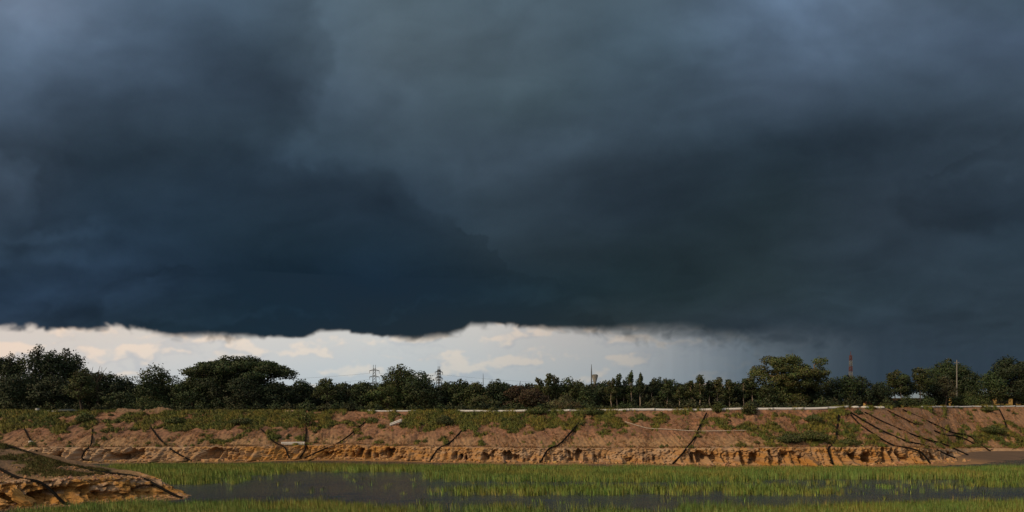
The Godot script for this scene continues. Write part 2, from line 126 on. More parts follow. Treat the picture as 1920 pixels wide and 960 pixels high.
	{kind = "round", name = "broadleaf_tree", x = 43.942, d = 126, y = 6.876, h = 3.608, w = 2.866, seed = 576, tone = Color(0.021, 0.038, 0.016), label = "dark tree at the left foot of the airy tree", group = "trees along the bank top"},
	{kind = "round", name = "broadleaf_tree", x = 48.719, d = 126, y = 7.018, h = 3.657, w = 3.248, seed = 583, tone = Color(0.021, 0.038, 0.016), label = "dark tree right behind the trunk of the airy tree", group = "trees along the bank top"},
	{kind = "round", name = "broadleaf_tree", x = 53.544, d = 125, y = 7.072, h = 4.529, w = 2.464, seed = 590, tone = Color(0.021, 0.038, 0.016), label = "dark tree under the right side of the airy tree", group = "trees along the bank top"},
	{kind = "round", name = "broadleaf_tree", x = 57.964, d = 127, y = 7.024, h = 5.598, w = 2.118, seed = 597, tone = Color(0.021, 0.038, 0.016), label = "dark round tree between the airy tree and the red and white mast", group = "trees along the bank top"},
	{kind = "round", name = "broadleaf_tree", x = 60.373, d = 126, y = 7.03, h = 6.129, w = 2.484, seed = 604, tone = Color(0.03, 0.052, 0.018), label = "green round tree below the red and white mast", group = "trees along the bank top"},
	{kind = "round", name = "broadleaf_tree", x = 63.356, d = 127, y = 7.038, h = 5.777, w = 2.311, seed = 611, tone = Color(0.021, 0.038, 0.016), label = "dark round tree right of the red and white mast", group = "trees along the bank top"},
	{kind = "round", name = "broadleaf_tree", x = 66.475, d = 128, y = 7.045, h = 4.643, w = 1.941, seed = 618, tone = Color(0.021, 0.038, 0.016), label = "low dark tree left of the blue roofed shed", group = "trees along the bank top"},
	{kind = "gum", name = "gum_tree", x = 72.197, d = 133, y = 7.051, h = 7.302, w = 1.714, seed = 625, tone = Color(0.042, 0.058, 0.018), label = "bushy gum tree in front of the blue roofed shed, left end", group = "trees along the bank top"},
	{kind = "gum", name = "gum_tree", x = 75.178, d = 134, y = 7.054, h = 6.331, w = 1.727, seed = 632, tone = Color(0.021, 0.038, 0.016), label = "dark gum tree in front of the middle of the blue roofed shed", group = "trees along the bank top"},
	{kind = "gum", name = "gum_tree", x = 77.616, d = 134, y = 7.056, h = 7.852, w = 2.235, seed = 639, tone = Color(0.042, 0.058, 0.018), label = "tall bushy gum tree at the right end of the blue roofed shed", group = "trees along the bank top"},
	{kind = "bush", name = "green_bush", x = 73.776, d = 131.5, y = 7.052, h = 2.443, w = 1.994, seed = 646, tone = Color(0.03, 0.052, 0.018), label = "low dark bush in front of the blue roofed shed", group = "trees along the bank top"},
	{kind = "bush", name = "green_bush", x = 78.449, d = 133, y = 7.057, h = 2.355, w = 1.613, seed = 653, tone = Color(0.03, 0.052, 0.018), label = "low bush at the right end of the blue roofed shed", group = "trees along the bank top"},
	{kind = "round", name = "broadleaf_tree", x = 69.026, d = 131, y = 7.048, h = 4.925, w = 2.185, seed = 660, tone = Color(0.021, 0.038, 0.016), label = "dark low-crowned tree at the left end of the blue roofed shed", group = "trees along the bank top"},
	{kind = "gum", name = "gum_tree", x = 73.055, d = 132, y = 7.052, h = 6.553, w = 2.002, seed = 667, tone = Color(0.03, 0.052, 0.018), label = "short leafy gum tree hiding the middle of the blue roof", group = "trees along the bank top"},
	{kind = "round", name = "broadleaf_tree", x = 82.863, d = 138, y = 7.062, h = 5.542, w = 2.511, seed = 674, tone = Color(0.021, 0.038, 0.016), label = "dark tree between the two sheds", group = "trees along the bank top"},
	{kind = "lobed", name = "broadleaf_tree", x = 91.319, d = 146, y = 7.106, h = 10.19, w = 5.092, seed = 681, tone = Color(0.03, 0.052, 0.018), label = "large domed tree behind the pale concrete pole", group = "trees along the bank top"},
	{kind = "feather", name = "feathery_tree", x = 83.724, d = 136, y = 7.066, h = 6.708, w = 2.681, seed = 688, tone = Color(0.045, 0.054, 0.028), label = "feathery pale leaved tree left of the concrete pole", group = "trees along the bank top"},
	{kind = "round", name = "broadleaf_tree", x = 92.695, d = 143, y = 7.113, h = 6.958, w = 2.819, seed = 695, tone = Color(0.021, 0.038, 0.016), label = "dark tree right of the concrete pole", group = "trees along the bank top"},
	{kind = "bush", name = "green_bush", x = 89.443, d = 137.5, y = 7.096, h = 3.093, w = 3.336, seed = 702, tone = Color(0.048, 0.074, 0.02), label = "large round bright green bush at the right", group = "trees along the bank top"},
	{kind = "round", name = "broadleaf_tree", x = 94.371, d = 138, y = 7.122, h = 7.051, w = 2.929, seed = 709, tone = Color(0.03, 0.052, 0.018), label = "dark tree left of the tallest one at the right edge", group = "trees along the bank top"},
	{kind = "lobed", name = "broadleaf_tree", x = 99.06, d = 139, y = 7.143, h = 10.24, w = 4.848, seed = 716, tone = Color(0.021, 0.038, 0.016), label = "tallest dark tree at the right edge", group = "trees along the bank top"},
	{kind = "lobed", name = "broadleaf_tree", x = 105.61, d = 140, y = 7.16, h = 9.756, w = 4.882, seed = 723, tone = Color(0.021, 0.038, 0.016), label = "dark tree just beyond the right edge", group = "trees along the bank top"},
	{kind = "round", name = "broadleaf_tree", x = 114.38, d = 141, y = 7.183, h = 7.872, w = 5.345, seed = 730, tone = Color(0.021, 0.038, 0.016), label = "broad dark tree outside the right edge", group = "trees along the bank top"}]
var drains := [
	{near = false, r = 0.1, label = "thin black drain pipe on the far bank nearest the left edge", path = [Vector2(-70.85, 1.76), Vector2(-67.932, 1.49), Vector2(-64.328, 0.76), Vector2(-63.835, 0.38)]},
	{near = false, r = 0.1, label = "black drain pipe dropping straight below the forward olive tree", path = [Vector2(-62.05, 1.86), Vector2(-57.726, 1.17), Vector2(-57.946, 0.78), Vector2(-57.572, 0.2), Vector2(-56.474, -0.12)]},
	{near = false, r = 0.105, label = "black drain pipe slanting right below the domed round tree", path = [Vector2(-53.651, 1.81), Vector2(-50.286, 1.45), Vector2(-46.656, 0.69), Vector2(-43.402, -0.13)]},
	{near = false, r = 0.1, label = "black drain pipe ending at the white pipe frame's left end", path = [Vector2(-37.554, 1.74), Vector2(-34.184, 1.32), Vector2(-32.504, 0.92), Vector2(-31.392, 0.11)]},
	{near = false, r = 0.1, label = "black drain pipe running straight down at the white pipe frame's right end", path = [Vector2(-32.143, 2.03), Vector2(-30.01, 1.19), Vector2(-29.666, 0.67), Vector2(-30.115, 0.05)]},
	{near = false, r = 0.105, label = "long black drain pipe slanting down left below the left pylon", path = [Vector2(-22.455, 2.02), Vector2(-24.99, 1.3), Vector2(-27.701, 0.41), Vector2(-29.442, 0)]},
	{near = false, r = 0.105, label = "black drain pipe slanting down left right of the white gutter", path = [Vector2(-6.1333, 2.07), Vector2(-8.8267, 1.32), Vector2(-10.309, 0.89), Vector2(-11.156, 0.05)]},
	{near = false, r = 0.12, label = "black drain pipe with a kink on the bench near the picture's middle", path = [Vector2(10.961, 2.13), Vector2(6.4443, 1.29), Vector2(4.9236, 0.97), Vector2(3.8076, 0.04)]},
	{near = false, r = 0.11, label = "black drain pipe slanting down left below the gum right of the warehouse", path = [Vector2(28.767, 2.18), Vector2(26.49, 1.78), Vector2(24.973, 1.5), Vector2(23.184, 1.11), Vector2(22.156, 0.64), Vector2(20.846, -0.05)]},
	{near = false, r = 0.12, label = "black drain pipe dropping steeply left of the fan of pipes", path = [Vector2(47.521, 2.12), Vector2(42.753, 1.33), Vector2(40.854, 0.93), Vector2(40.467, 0.09)]},
	{near = false, r = 0.11, label = "leftmost black drain pipe of the fan at the right corner", path = [Vector2(49.562, 2.11), Vector2(49.362, 1.85), Vector2(50.709, 1.24), Vector2(52.605, 0.97), Vector2(54.052, 0.74), Vector2(54.614, -0.08)]},
	{near = false, r = 0.11, label = "second black drain pipe of the fan from the left", path = [Vector2(49.568, 2.23), Vector2(51.145, 1.73), Vector2(53.959, 1.38), Vector2(58.777, 1.35), Vector2(62.477, -0.17)]},
	{near = false, r = 0.11, label = "third black drain pipe of the fan from the left", path = [Vector2(52.881, 2.17), Vector2(54.301, 1.85), Vector2(59.86, 1.46), Vector2(66.58, 1.41), Vector2(69.086, -0.12)]},
	{near = false, r = 0.11, label = "short broken black drain pipe high in the fan", path = [Vector2(59.192, 2.22), Vector2(61.322, 2.03), Vector2(63.719, 1.84)]},
	{near = false, r = 0.105, label = "short black drain pipe low in the fan, right of the third", path = [Vector2(67.786, 1.68), Vector2(70.342, 1.58), Vector2(76.351, 1.54), Vector2(78.239, 1.33)]},
	{near = false, r = 0.11, label = "rightmost black drain pipe of the fan", path = [Vector2(64.132, 2.23), Vector2(69.834, 1.86), Vector2(74.251, 1.64), Vector2(78.35, 1.57), Vector2(78.97, 1.38), Vector2(78.694, -0.02)]},
	{near = false, r = 0.1, label = "short black drain pipe high on the bank near the right edge", path = [Vector2(90.982, 2.23), Vector2(88.95, 1.93), Vector2(87.051, 1.69)]},
	{near = false, r = 0.05, pale = true, label = "thin pale hose trailing across the slope below the twin gums", path = [Vector2(16.611, 1.96), Vector2(17.774, 1.86), Vector2(19.456, 1.78), Vector2(21.938, 1.75), Vector2(25.643, 1.67), Vector2(28.447, 1.67), Vector2(32.349, 1.69)]},
	{near = true, r = 0.11, label = "long black drain pipe along the ridge of the near headland down to its tip", path = [Vector2(5.3, 2.35), Vector2(5.3, 2.1), Vector2(5.3, 1.8), Vector2(5.3, 1.45), Vector2(5.25, 1.2), Vector2(5.15, 1), Vector2(5.05, 0.5), Vector2(5, -0.05), Vector2(5, -0.2)]},
	{near = true, r = 0.11, label = "black drain pipe crossing the shelf of the near headland and dropping over its orange face", path = [Vector2(2.36, 1.65), Vector2(2.39, 1.5), Vector2(2.37, 1.08), Vector2(2.61, 0.94), Vector2(2.73, 0.53), Vector2(2.85, -0.05), Vector2(2.9, -0.15)]}]
var pipelines := [{a = -23.033, b = -15.411, r = 0.13, label = "low dull white pipe on the bank top above the white gutter"}, {a = -8.579, b = 50.133, r = 0.19, label = "long white pipeline of jointed sections along the middle of the bank top"}, {a = 70.53, b = 101.59, r = 0.14, label = "white pipeline along the bank top at the right edge"}, {a = -71.879, b = -68.791, r = 0.12, label = "short white pipe on the bank top beside the dark tarpaulin"}]
var heap := Vector2(-66.152, -53.853)
var gutter := Vector2(-17.695, 1.88)
var trough := Vector2(-31.772, 1.25)
var litter := Vector2(-67.114, 1.42)
var sacks := [{x = 51.863, label = "white sack on the bank top above the pipe fan, leftmost of four"}, {x = 54.123, label = "white sack on the bank top above the pipe fan, second from the left of four"}, {x = 56.505, label = "white sack on the bank top above the pipe fan, third from the left of four"}, {x = 58.288, label = "white sack on the bank top above the pipe fan, rightmost of four"}]
var tarp_x := -69.101
var drum_x := -73.339
var rubble_bits := [Vector2(-36.115, 2.29), Vector2(-35.832, 2.3), Vector2(-35.549, 2.31), Vector2(-35.266, 2.29), Vector2(-34.983, 2.3), Vector2(-34.7, 2.31), Vector2(-34.416, 2.29), Vector2(-34.133, 2.3)]
var boulders := [{at = Vector3(-37.386, 0.8152, -53.527), r = Vector3(1, 0.36, 0.5), turn = Vector3(0.1, 0.3, -0.65), tone = Color(0.46, 0.25, 0.075), label = "big tilted ochre clay block fallen at the foot of the headland"},
	{at = Vector3(-38.482, 0.41157, -52.842), r = Vector3(0.6, 0.3, 0.4), turn = Vector3(0.2, 0.1, -0.3), tone = Color(0.44, 0.25, 0.09), label = "ochre clay block at the left edge below the headland"}]
var shrubs := [
	{kind = "bush", name = "bank_shrub", x = 34.831, t = 2.2, h = 2.014, w = 1.114, seed = 900, tone = Color(0.05, 0.066, 0.022), label = "dark round shrub growing over the white pipeline below the warehouse roof"},
	{kind = "bush", name = "bank_shrub", x = 30.556, t = 2.26, h = 1.648, w = 0.7961, seed = 905, tone = Color(0.068, 0.088, 0.024), label = "small dark shrub on the lip right of the slanting pipe"},
	{kind = "feather", name = "bank_shrub", x = -31.546, t = 1.82, h = 2.38, w = 0.9553, seed = 910, tone = Color(0.068, 0.088, 0.024), label = "spindly shrub beside the straight pipe above the white pipe frame"},
	{kind = "bush", name = "bank_shrub", x = -10.117, t = 1.92, h = 1.465, w = 1.433, seed = 915, tone = Color(0.05, 0.066, 0.022), label = "bushy shrub left of the pipe right of the white gutter"},
	{kind = "bush", name = "bank_shrub", x = 4.1262, t = 2.26, h = 1.099, w = 1.751, seed = 920, tone = Color(0.068, 0.088, 0.024), label = "low shrub on the lip left of the kinked pipe"},
	{kind = "bush", name = "bank_shrub", x = 12.214, t = 2.24, h = 1.099, w = 1.751, seed = 925, tone = Color(0.068, 0.088, 0.024), label = "low shrub on the lip right of the kinked pipe"},
	{kind = "bush", name = "bank_shrub", x = -2.9386, t = 2.35, h = 1.099, w = 0.7165, seed = 930, tone = Color(0.05, 0.066, 0.022), label = "small shrub rising above the left end of the long white pipeline"},
	{kind = "bush", name = "bank_shrub", x = 42.909, t = 1.96, h = 1.099, w = 1.274, seed = 935, tone = Color(0.068, 0.088, 0.024), label = "low shrub on the slope left of the steep pipe"},
	{kind = "bush", name = "bank_shrub", x = 40.172, t = 1.49, h = 1.099, w = 2.388, seed = 940, tone = Color(0.068, 0.088, 0.024), label = "broad olive shrub low on the slope left of the steep pipe"},
	{kind = "bush", name = "bank_shrub", x = 36.885, t = 1.42, h = 1.099, w = 1.751, seed = 945, tone = Color(0.05, 0.066, 0.022), label = "dark shrub on the slope above the orange scarp"},
	{kind = "bush", name = "bank_shrub", x = 44.446, t = 1.31, h = 1.099, w = 1.274, seed = 950, tone = Color(0.068, 0.088, 0.024), label = "low shrub beside the foot of the steep pipe"},
	{kind = "bush", name = "bank_shrub", x = -64.249, t = 2.02, h = 1.465, w = 1.274, seed = 955, tone = Color(0.068, 0.088, 0.024), label = "dark shrub at the foot of the forward olive tree"},
	{kind = "bush", name = "bank_shrub", x = 51.314, t = 2.15, h = 0.7324, w = 0.6368, seed = 960, tone = Color(0.05, 0.066, 0.022), label = "tiny shrub between the first two pipes of the fan"},
	{kind = "bush", name = "bank_shrub", x = 87.9, t = 2.21, h = 0.7324, w = 1.274, seed = 965, tone = Color(0.068, 0.088, 0.024), label = "low shrub on the lip near the right edge"},
	{kind = "bush", name = "bank_shrub", x = -21.538, t = 1.99, h = 0.7324, w = 0.7961, seed = 970, tone = Color(0.068, 0.088, 0.024), label = "low shrub just left of the white gutter"},
	{kind = "bush", name = "bank_shrub", x = -41.072, t = 1.92, h = 0.9155, w = 1.592, seed = 975, tone = Color(0.05, 0.066, 0.022), label = "low shrub on the slope below the rain tree"},
	{kind = "bush", name = "bank_shrub", x = -51.092, t = 1.98, h = 0.9155, w = 1.433, seed = 980, tone = Color(0.068, 0.088, 0.024), label = "low shrub on the grassy slope right of the earth heap"},
	{kind = "bush", name = "bank_shrub", x = 83.694, t = 1.64, h = 1.282, w = 2.07, seed = 985, tone = Color(0.068, 0.088, 0.024), label = "low olive shrub mid slope near the right edge"}]
var reed_beds := [
	{density = 22, gap = -0.55, h = 0.85, near = false, label = "green reed belt along the left half of the far shore", poly = PackedVector2Array([Vector2(-50.25, -87.21), Vector2(-32, -87.93), Vector2(-17.19, -87.21), Vector2(2.54, -83.75), Vector2(2.462, -81.17), Vector2(-12.6, -83.09), Vector2(-29.21, -83.75), Vector2(-28.82, -77.59), Vector2(-45.04, -78.16)])},
	{density = 24, gap = -0.8, h = 1, near = false, label = "dense bright reed belt along the right half of the far shore", poly = PackedVector2Array([Vector2(1.27, -83.75), Vector2(20.47, -81.8), Vector2(32.98, -80.55), Vector2(62.5, -82.44), Vector2(56.74, -74.84), Vector2(30.21, -73.79), Vector2(18.29, -75.37), Vector2(1.221, -80.55)])},
	{density = 14, gap = -0.1, h = 0.8, near = false, label = "thinner reeds below the far reed belt at the left", poly = PackedVector2Array([Vector2(-41.14, -75.37), Vector2(-31.3, -76.46), Vector2(-27.23, -74.84), Vector2(-28.42, -69.42), Vector2(-34.51, -68.97), Vector2(-38.9, -72.27)])},
	{density = 16, gap = -0.4, h = 0.9, near = false, label = "second reed belt in the middle of the pond", poly = PackedVector2Array([Vector2(-9.552, -78.75), Vector2(2.37, -78.16), Vector2(19.29, -74.84), Vector2(26.85, -73.79), Vector2(22.86, -71.78), Vector2(2.162, -71.3), Vector2(-6.667, -73.28)])},
	{density = 11, gap = -0.02, h = 0.85, near = false, label = "broken reed belt in the middle near the front", poly = PackedVector2Array([Vector2(-7.711, -63.57), Vector2(2, -65.95), Vector2(17.22, -66.78), Vector2(29.27, -64.34), Vector2(27.59, -60.64), Vector2(15.63, -60.64), Vector2(1.85, -60.99), Vector2(-6.437, -60.64)])},
	{density = 2.2, gap = 0.16, h = 0.75, near = false, label = "sparse reeds in open water at the right", poly = PackedVector2Array([Vector2(17.3, -71.3), Vector2(39.47, -70.35), Vector2(48.42, -69.42), Vector2(44.34, -63.57), Vector2(25.56, -62.44), Vector2(16.1, -66.36)])},
	{density = 22, gap = -0.35, h = 1, near = true, label = "bright reed clumps in front of the headland at the bottom left", poly = PackedVector2Array([Vector2(-35.05, -50.25), Vector2(-29.31, -52.24), Vector2(-25.57, -54.39), Vector2(-16.24, -53.56), Vector2(-10.1, -51.22), Vector2(-8.384, -46.08), Vector2(-32.49, -46.08)])},
	{density = 12, gap = 0.06, h = 0.9, near = true, label = "scattered reed clumps along the bottom middle", poly = PackedVector2Array([Vector2(-10.69, -52.24), Vector2(1.6, -52.76), Vector2(14.26, -52.24), Vector2(12.58, -46.08), Vector2(-9.432, -46.08)])},
	{density = 20, gap = -0.4, h = 1, near = true, label = "dense reed clumps at the bottom right", poly = PackedVector2Array([Vector2(13.08, -50.73), Vector2(23.41, -51.47), Vector2(34.29, -53.84), Vector2(41.24, -54.39), Vector2(35.63, -46.08), Vector2(11.88, -46.08)])},
	{density = 7, gap = -0.1, h = 0.8, near = false, label = "small reed patch near the right edge", poly = PackedVector2Array([Vector2(44.27, -70.35), Vector2(56.34, -74.31), Vector2(51.28, -67.64), Vector2(45.06, -66.78)])},
	{density = 0.22, gap = 0.12, h = 0.55, near = false, label = "single thin reed blades scattered over the open water", poly = PackedVector2Array([Vector2(-36.92, -81.17), Vector2(-3.75, -82.44), Vector2(52.22, -73.28), Vector2(34.93, -46.08), Vector2(-23.06, -46.08), Vector2(-28.51, -60.64)])}]

func _ready():
	set_noise(n_big, 11, 0.08, 3); set_noise(n_mid, 23, 0.45, 4); set_noise(n_fine, 37, 2.2, 3); set_noise(n_cell, 51, 0.5, 2)
	make_camera_and_light()
	make_materials()
	make_ground()
	make_bank()
	make_headland()
	make_far_structures()
	make_buildings()
	make_trees()
	make_woodland()
	make_drain_pipes()
	make_white_pipes()
	make_small_things()
	make_slope_plants()
	make_reeds()

func set_noise(n: FastNoiseLite, s: int, f: float, o: int):
	n.noise_type = FastNoiseLite.TYPE_SIMPLEX_SMOOTH; n.seed = s; n.frequency = f
	n.fractal_type = FastNoiseLite.FRACTAL_FBM; n.fractal_octaves = o

# ------------------------------------------------------------------ camera, sky, sun
func make_camera_and_light():
	var cam := Camera3D.new(); cam.name = "camera"; add_child(cam)
	cam.position = Vector3(0, 8, 0)
	cam.projection = Camera3D.PROJECTION_FRUSTUM
	cam.near = 0.5; cam.far = 6000.0
	cam.size = 2.0 * 0.5 * 480.0 / 1319.0
	cam.frustum_offset = Vector2(0, 0.5 * 276.0 / 1319.0)
	cam.current = true
	var e := Environment.new()
	e.background_mode = Environment.BG_SKY
	var sm := PanoramaSkyMaterial.new(); sm.panorama = ImageTexture.create_from_image(sky_image())
	var sky := Sky.new(); sky.sky_material = sm; e.sky = sky
	e.tonemap_mode = Environment.TONE_MAPPER_LINEAR
	e.tonemap_exposure = EXPOSURE
	e.sdfgi_enabled = true; e.ssao_enabled = true; e.ssil_enabled = true
	var we := WorldEnvironment.new(); we.name = "world_environment"; we.environment = e; add_child(we)
	var sun := DirectionalLight3D.new(); sun.name = "sun"; add_child(sun)
	sun.light_energy = 0.5; sun.light_color = Color(1.0, 0.86, 0.67); sun.light_angular_distance = 10.0
	sun.shadow_enabled = true
	# low in the west, behind the photographer's left shoulder
	sun.look_at_from_position(Vector3(-85, 66, 52), Vector3.ZERO, Vector3.UP)

func sstep(a: float, b: float, x: float) -> float:
	return smoothstep(a, b, x)

var sky_grid: Image
var lobe_box: Array[Rect2] = []
var sn1 := FastNoiseLite.new()
var sn2 := FastNoiseLite.new()
var sn3 := FastNoiseLite.new()

func lerp_table(tab: PackedFloat32Array, x: float, k: int, stride: int) -> float:
	var n := tab.size() / stride
	if x <= tab[0]: return tab[k]
	if x >= tab[(n - 1) * stride]: return tab[(n - 1) * stride + k]
	var lo := 0
	var hi := n - 1
	while hi - lo > 1:
		var mid := (lo + hi) >> 1
		if tab[mid * stride] <= x: lo = mid
		else: hi = mid
	var a := tab[lo * stride]
	var b := tab[hi * stride]
	var f := (x - a) / (b - a)
	return lerpf(tab[lo * stride + k], tab[hi * stride + k], f)

func smooth_table(tab: PackedFloat32Array, x: float, k: int, stride: int, w: float) -> float:
	return (lerp_table(tab, x - w, k, stride) + 2.0 * lerp_table(tab, x, k, stride) + lerp_table(tab, x + w, k, stride)) * 0.25

func seg_side(p: Vector2, poly: PackedVector2Array) -> float:
	# signed distance to an open polyline, positive on its right-hand side
	var best := 1e9
	var s := 1.0
	for i in poly.size() - 1:
		var a := poly[i]
		var b := poly[i + 1]
		var ab := b - a
		var t := clampf((p - a).dot(ab) / ab.length_squared(), 0.0, 1.0)
		var q := p - a - ab * t
		var d := q.length()
		if d < best:
			best = d
			s = 1.0 if ab.cross(p - a) < 0.0 else -1.0
	return best * s

func grid_at(u: float, v: float) -> Color:
	var fx := clampf((u + 0.7278) / 1.4556, 0.0, 1.0)
	var fy := clampf((0.5732 - v) / 0.4776, 0.0, 1.0)
	var x := (fx * 8.0 + 0.5) / 9.0 * 288.0 - 0.5
	var y := (fy * 7.0 + 0.5) / 8.0 * 192.0 - 0.5
	var x0 := clampi(int(x), 0, 286)
	var y0 := clampi(int(y), 0, 190)
	var tx := clampf(x - x0, 0.0, 1.0)
	var ty := clampf(y - y0, 0.0, 1.0)
	return sky_grid.get_pixel(x0, y0).lerp(sky_grid.get_pixel(x0 + 1, y0), tx).lerp(sky_grid.get_pixel(x0, y0 + 1).lerp(sky_grid.get_pixel(x0 + 1, y0 + 1), tx), ty)

func front_sky(u: float, v: float) -> Color:
	# storm deck ahead: a straight front whose base hangs over a bright gap at the horizon
	var wu := u + 0.05 * sn1.get_noise_2d(u * 2.0, v * 2.6 + 7.0)
	var wv := v + 0.035 * sn1.get_noise_2d(u * 2.0 + 31.0, v * 2.6)
	var c := grid_at(wu, wv)
	var stretch := 1.0 + 2.2 * (1.0 - smoothstep(0.1, 0.32, v))
	var puff := sn2.get_noise_2d(wu * 3.2 + sn1.get_noise_2d(u * 5.0, v * 7.0) * 0.25, wv * 4.2 * stretch)
	var fine := sn3.get_noise_2d(wu * 8.0, wv * 11.0 * stretch)
	var wob := 0.35 * sn1.get_noise_2d(u * 3.0 + 11.0, v * 5.0)
	var band := sn2.get_noise_2d(u * 1.7 + v * 1.2 + 40.0 + wob, v * 8.5 - u * (1.6 if u > 0.0 else 0.2) + wob)
	var fold := 1.0 - absf(sn3.get_noise_2d(u * 2.6 + wob + 15.0, v * 6.5 - u * 0.7 - wob)) * 2.2
	var wisp := sn3.get_noise_2d(u * 7.0 + 2.0 * band, v * 24.0 + 3.0 * wob)
	var low := 1.0 - smoothstep(0.14, 0.22, v)
	var k := 1.0 + 0.18 * puff + 0.09 * fine + 0.15 * band + 0.09 * (fold - 0.55) + 0.02 * wisp + 0.13 * low * wisp
	var p := Vector2(u + 0.03 * sn3.get_noise_2d(u * 7.0, v * 9.0) + 0.008 * sn3.get_noise_2d(u * 30.0, v * 30.0), v + 0.024 * sn3.get_noise_2d(u * 7.0 + 50.0, v * 9.0) + 0.008 * sn3.get_noise_2d(u * 30.0 + 9.0, v * 30.0))
	for i in range(0, streaks.size(), 7):
		var dx := p.x - streaks[i]
		var dy := p.y - streaks[i + 1]
		var ex := (dx * streaks[i + 4] + dy * streaks[i + 5]) * streaks[i + 2]
		if absf(ex) > 2.2: continue
		var ey := (dy * streaks[i + 4] - dx * streaks[i + 5]) * streaks[i + 3]
		if absf(ey) < 2.2: k += streaks[i + 6] * exp(-ex * ex - ey * ey) * (1.0 + 0.5 * fine)
	for i in lobes.size():
		if not lobe_box[i].has_point(p): continue
		var d := seg_side(p, lobes[i])
		var q: Vector3 = lobe_k[i]
		if d > 0.0: k += q.x * smoothstep(0.0, q.y, d) * exp(-d / q.z)
		else: k -= 0.5 * q.x * smoothstep(0.0, q.y, -d) * exp(d / q.z)
	c = c * k
	# the gap under the deck
	var base := lerp_table(cloud_base, u, 1, 2)
	var roll := sn2.get_noise_2d(u * 9.0, v * 14.0 + 5.0)
	var curl := sn3.get_noise_2d(u * 22.0 + roll * 0.8, v * 34.0)
	var tatter := 1.0 + 1.3 * smoothstep(-0.45, -0.6, u)
	var rag := 0.0022 * roll + 0.0034 * curl * tatter + 0.0019 * tatter * sn3.get_noise_2d(u * 46.0 + 2.0 * roll, v * 60.0 + 20.0)
	var soft := lerp_table(gap_sky, u, 1, 8) * (0.7 + 1.5 * clampf(0.5 + 1.5 * sn2.get_noise_2d(u * 5.0, 77.0), 0.0, 1.0))
	var g := 1.0 - smoothstep(base - soft * (0.7 + 0.8 * absf(curl)), base + soft * 0.35, v + rag)
	if g > 0.0:
		var f := clampf(v / 0.11, 0.0, 1.0)
		var lo := Color(lerp_table(gap_sky, u, 2, 8), lerp_table(gap_sky, u, 3, 8), lerp_table(gap_sky, u, 4, 8))
		var hi := Color(lerp_table(gap_sky, u, 5, 8), lerp_table(gap_sky, u, 6, 8), lerp_table(gap_sky, u, 7, 8))
		var gc := lo.lerp(hi, f)
		var wx := u * 7.0 + 0.25 * sn3.get_noise_2d(u * 14.0, v * 26.0)
		var wy := v * 24.0 + 90.0 + 0.3 * sn3.get_noise_2d(u * 14.0 + 7.0, v * 26.0)
		var cu := sn2.get_noise_2d(wx, wy) + 0.18 * sn3.get_noise_2d(u * 40.0, v * 60.0)
		var show := clampf(1.1 - maxf(0.0, u - 0.12) * 3.0, 0.0, 1.0)
		var body := smoothstep(-0.08, 0.30, cu) * show
		var above := sn2.get_noise_2d(wx, wy + 0.30)
		var lit := smoothstep(-0.12, 0.4, cu - above)
		gc = gc.lerp(gc * Color(0.88, 0.90, 0.94).lerp(Color(1.26, 1.12, 1.0), lit), body)
		var streak := 1.0 + 0.06 * sn3.get_noise_2d(u * 60.0, v * 3.0) * smoothstep(0.12, 0.3, u)
		gc = gc * streak
		c = c.lerp(gc, g)
	return c

func sky_color(az: float, el: float) -> Color:
	# the storm deck fills the sky ahead and to both sides; overhead it thins, behind the viewer it has passed
	var front := cos(az)
	var aa := clampf(az, -0.95, 0.95)
	var u := tan(aa)
	var v := tan(minf(el, 1.35)) / cos(clampf(az, -0.66, 0.66))
	var n := sn1.get_noise_3d(cos(el) * sin(az) * 2.0, sin(el) * 3.0, cos(el) * cos(az) * 2.0)
	var high := Color(0.165, 0.195, 0.24) * (1.0 + 0.22 * n)
	var deck := Color(0.017, 0.028, 0.042).lerp(Color(0.075, 0.098, 0.13), smoothstep(0.42, 0.8, v)) * (1.0 + 0.25 * n)
	var clear := Color(0.52, 0.50, 0.47) * (1.0 + 0.15 * n)
	var c := front_sky(u, v) if v < 1.1 and front > -0.6 else deck
	c = c.lerp(deck, smoothstep(0.72, 0.95, absf(az)) * smoothstep(0.05, 0.12, v))
	c = c.lerp(high, smoothstep(0.56, 1.1, v))
	c = c.lerp(clear, (1.0 - smoothstep(-0.75, -0.35, front)) * (1.0 - 0.35 * smoothstep(0.8, 1.4, el)))
	return c / EXPOSURE

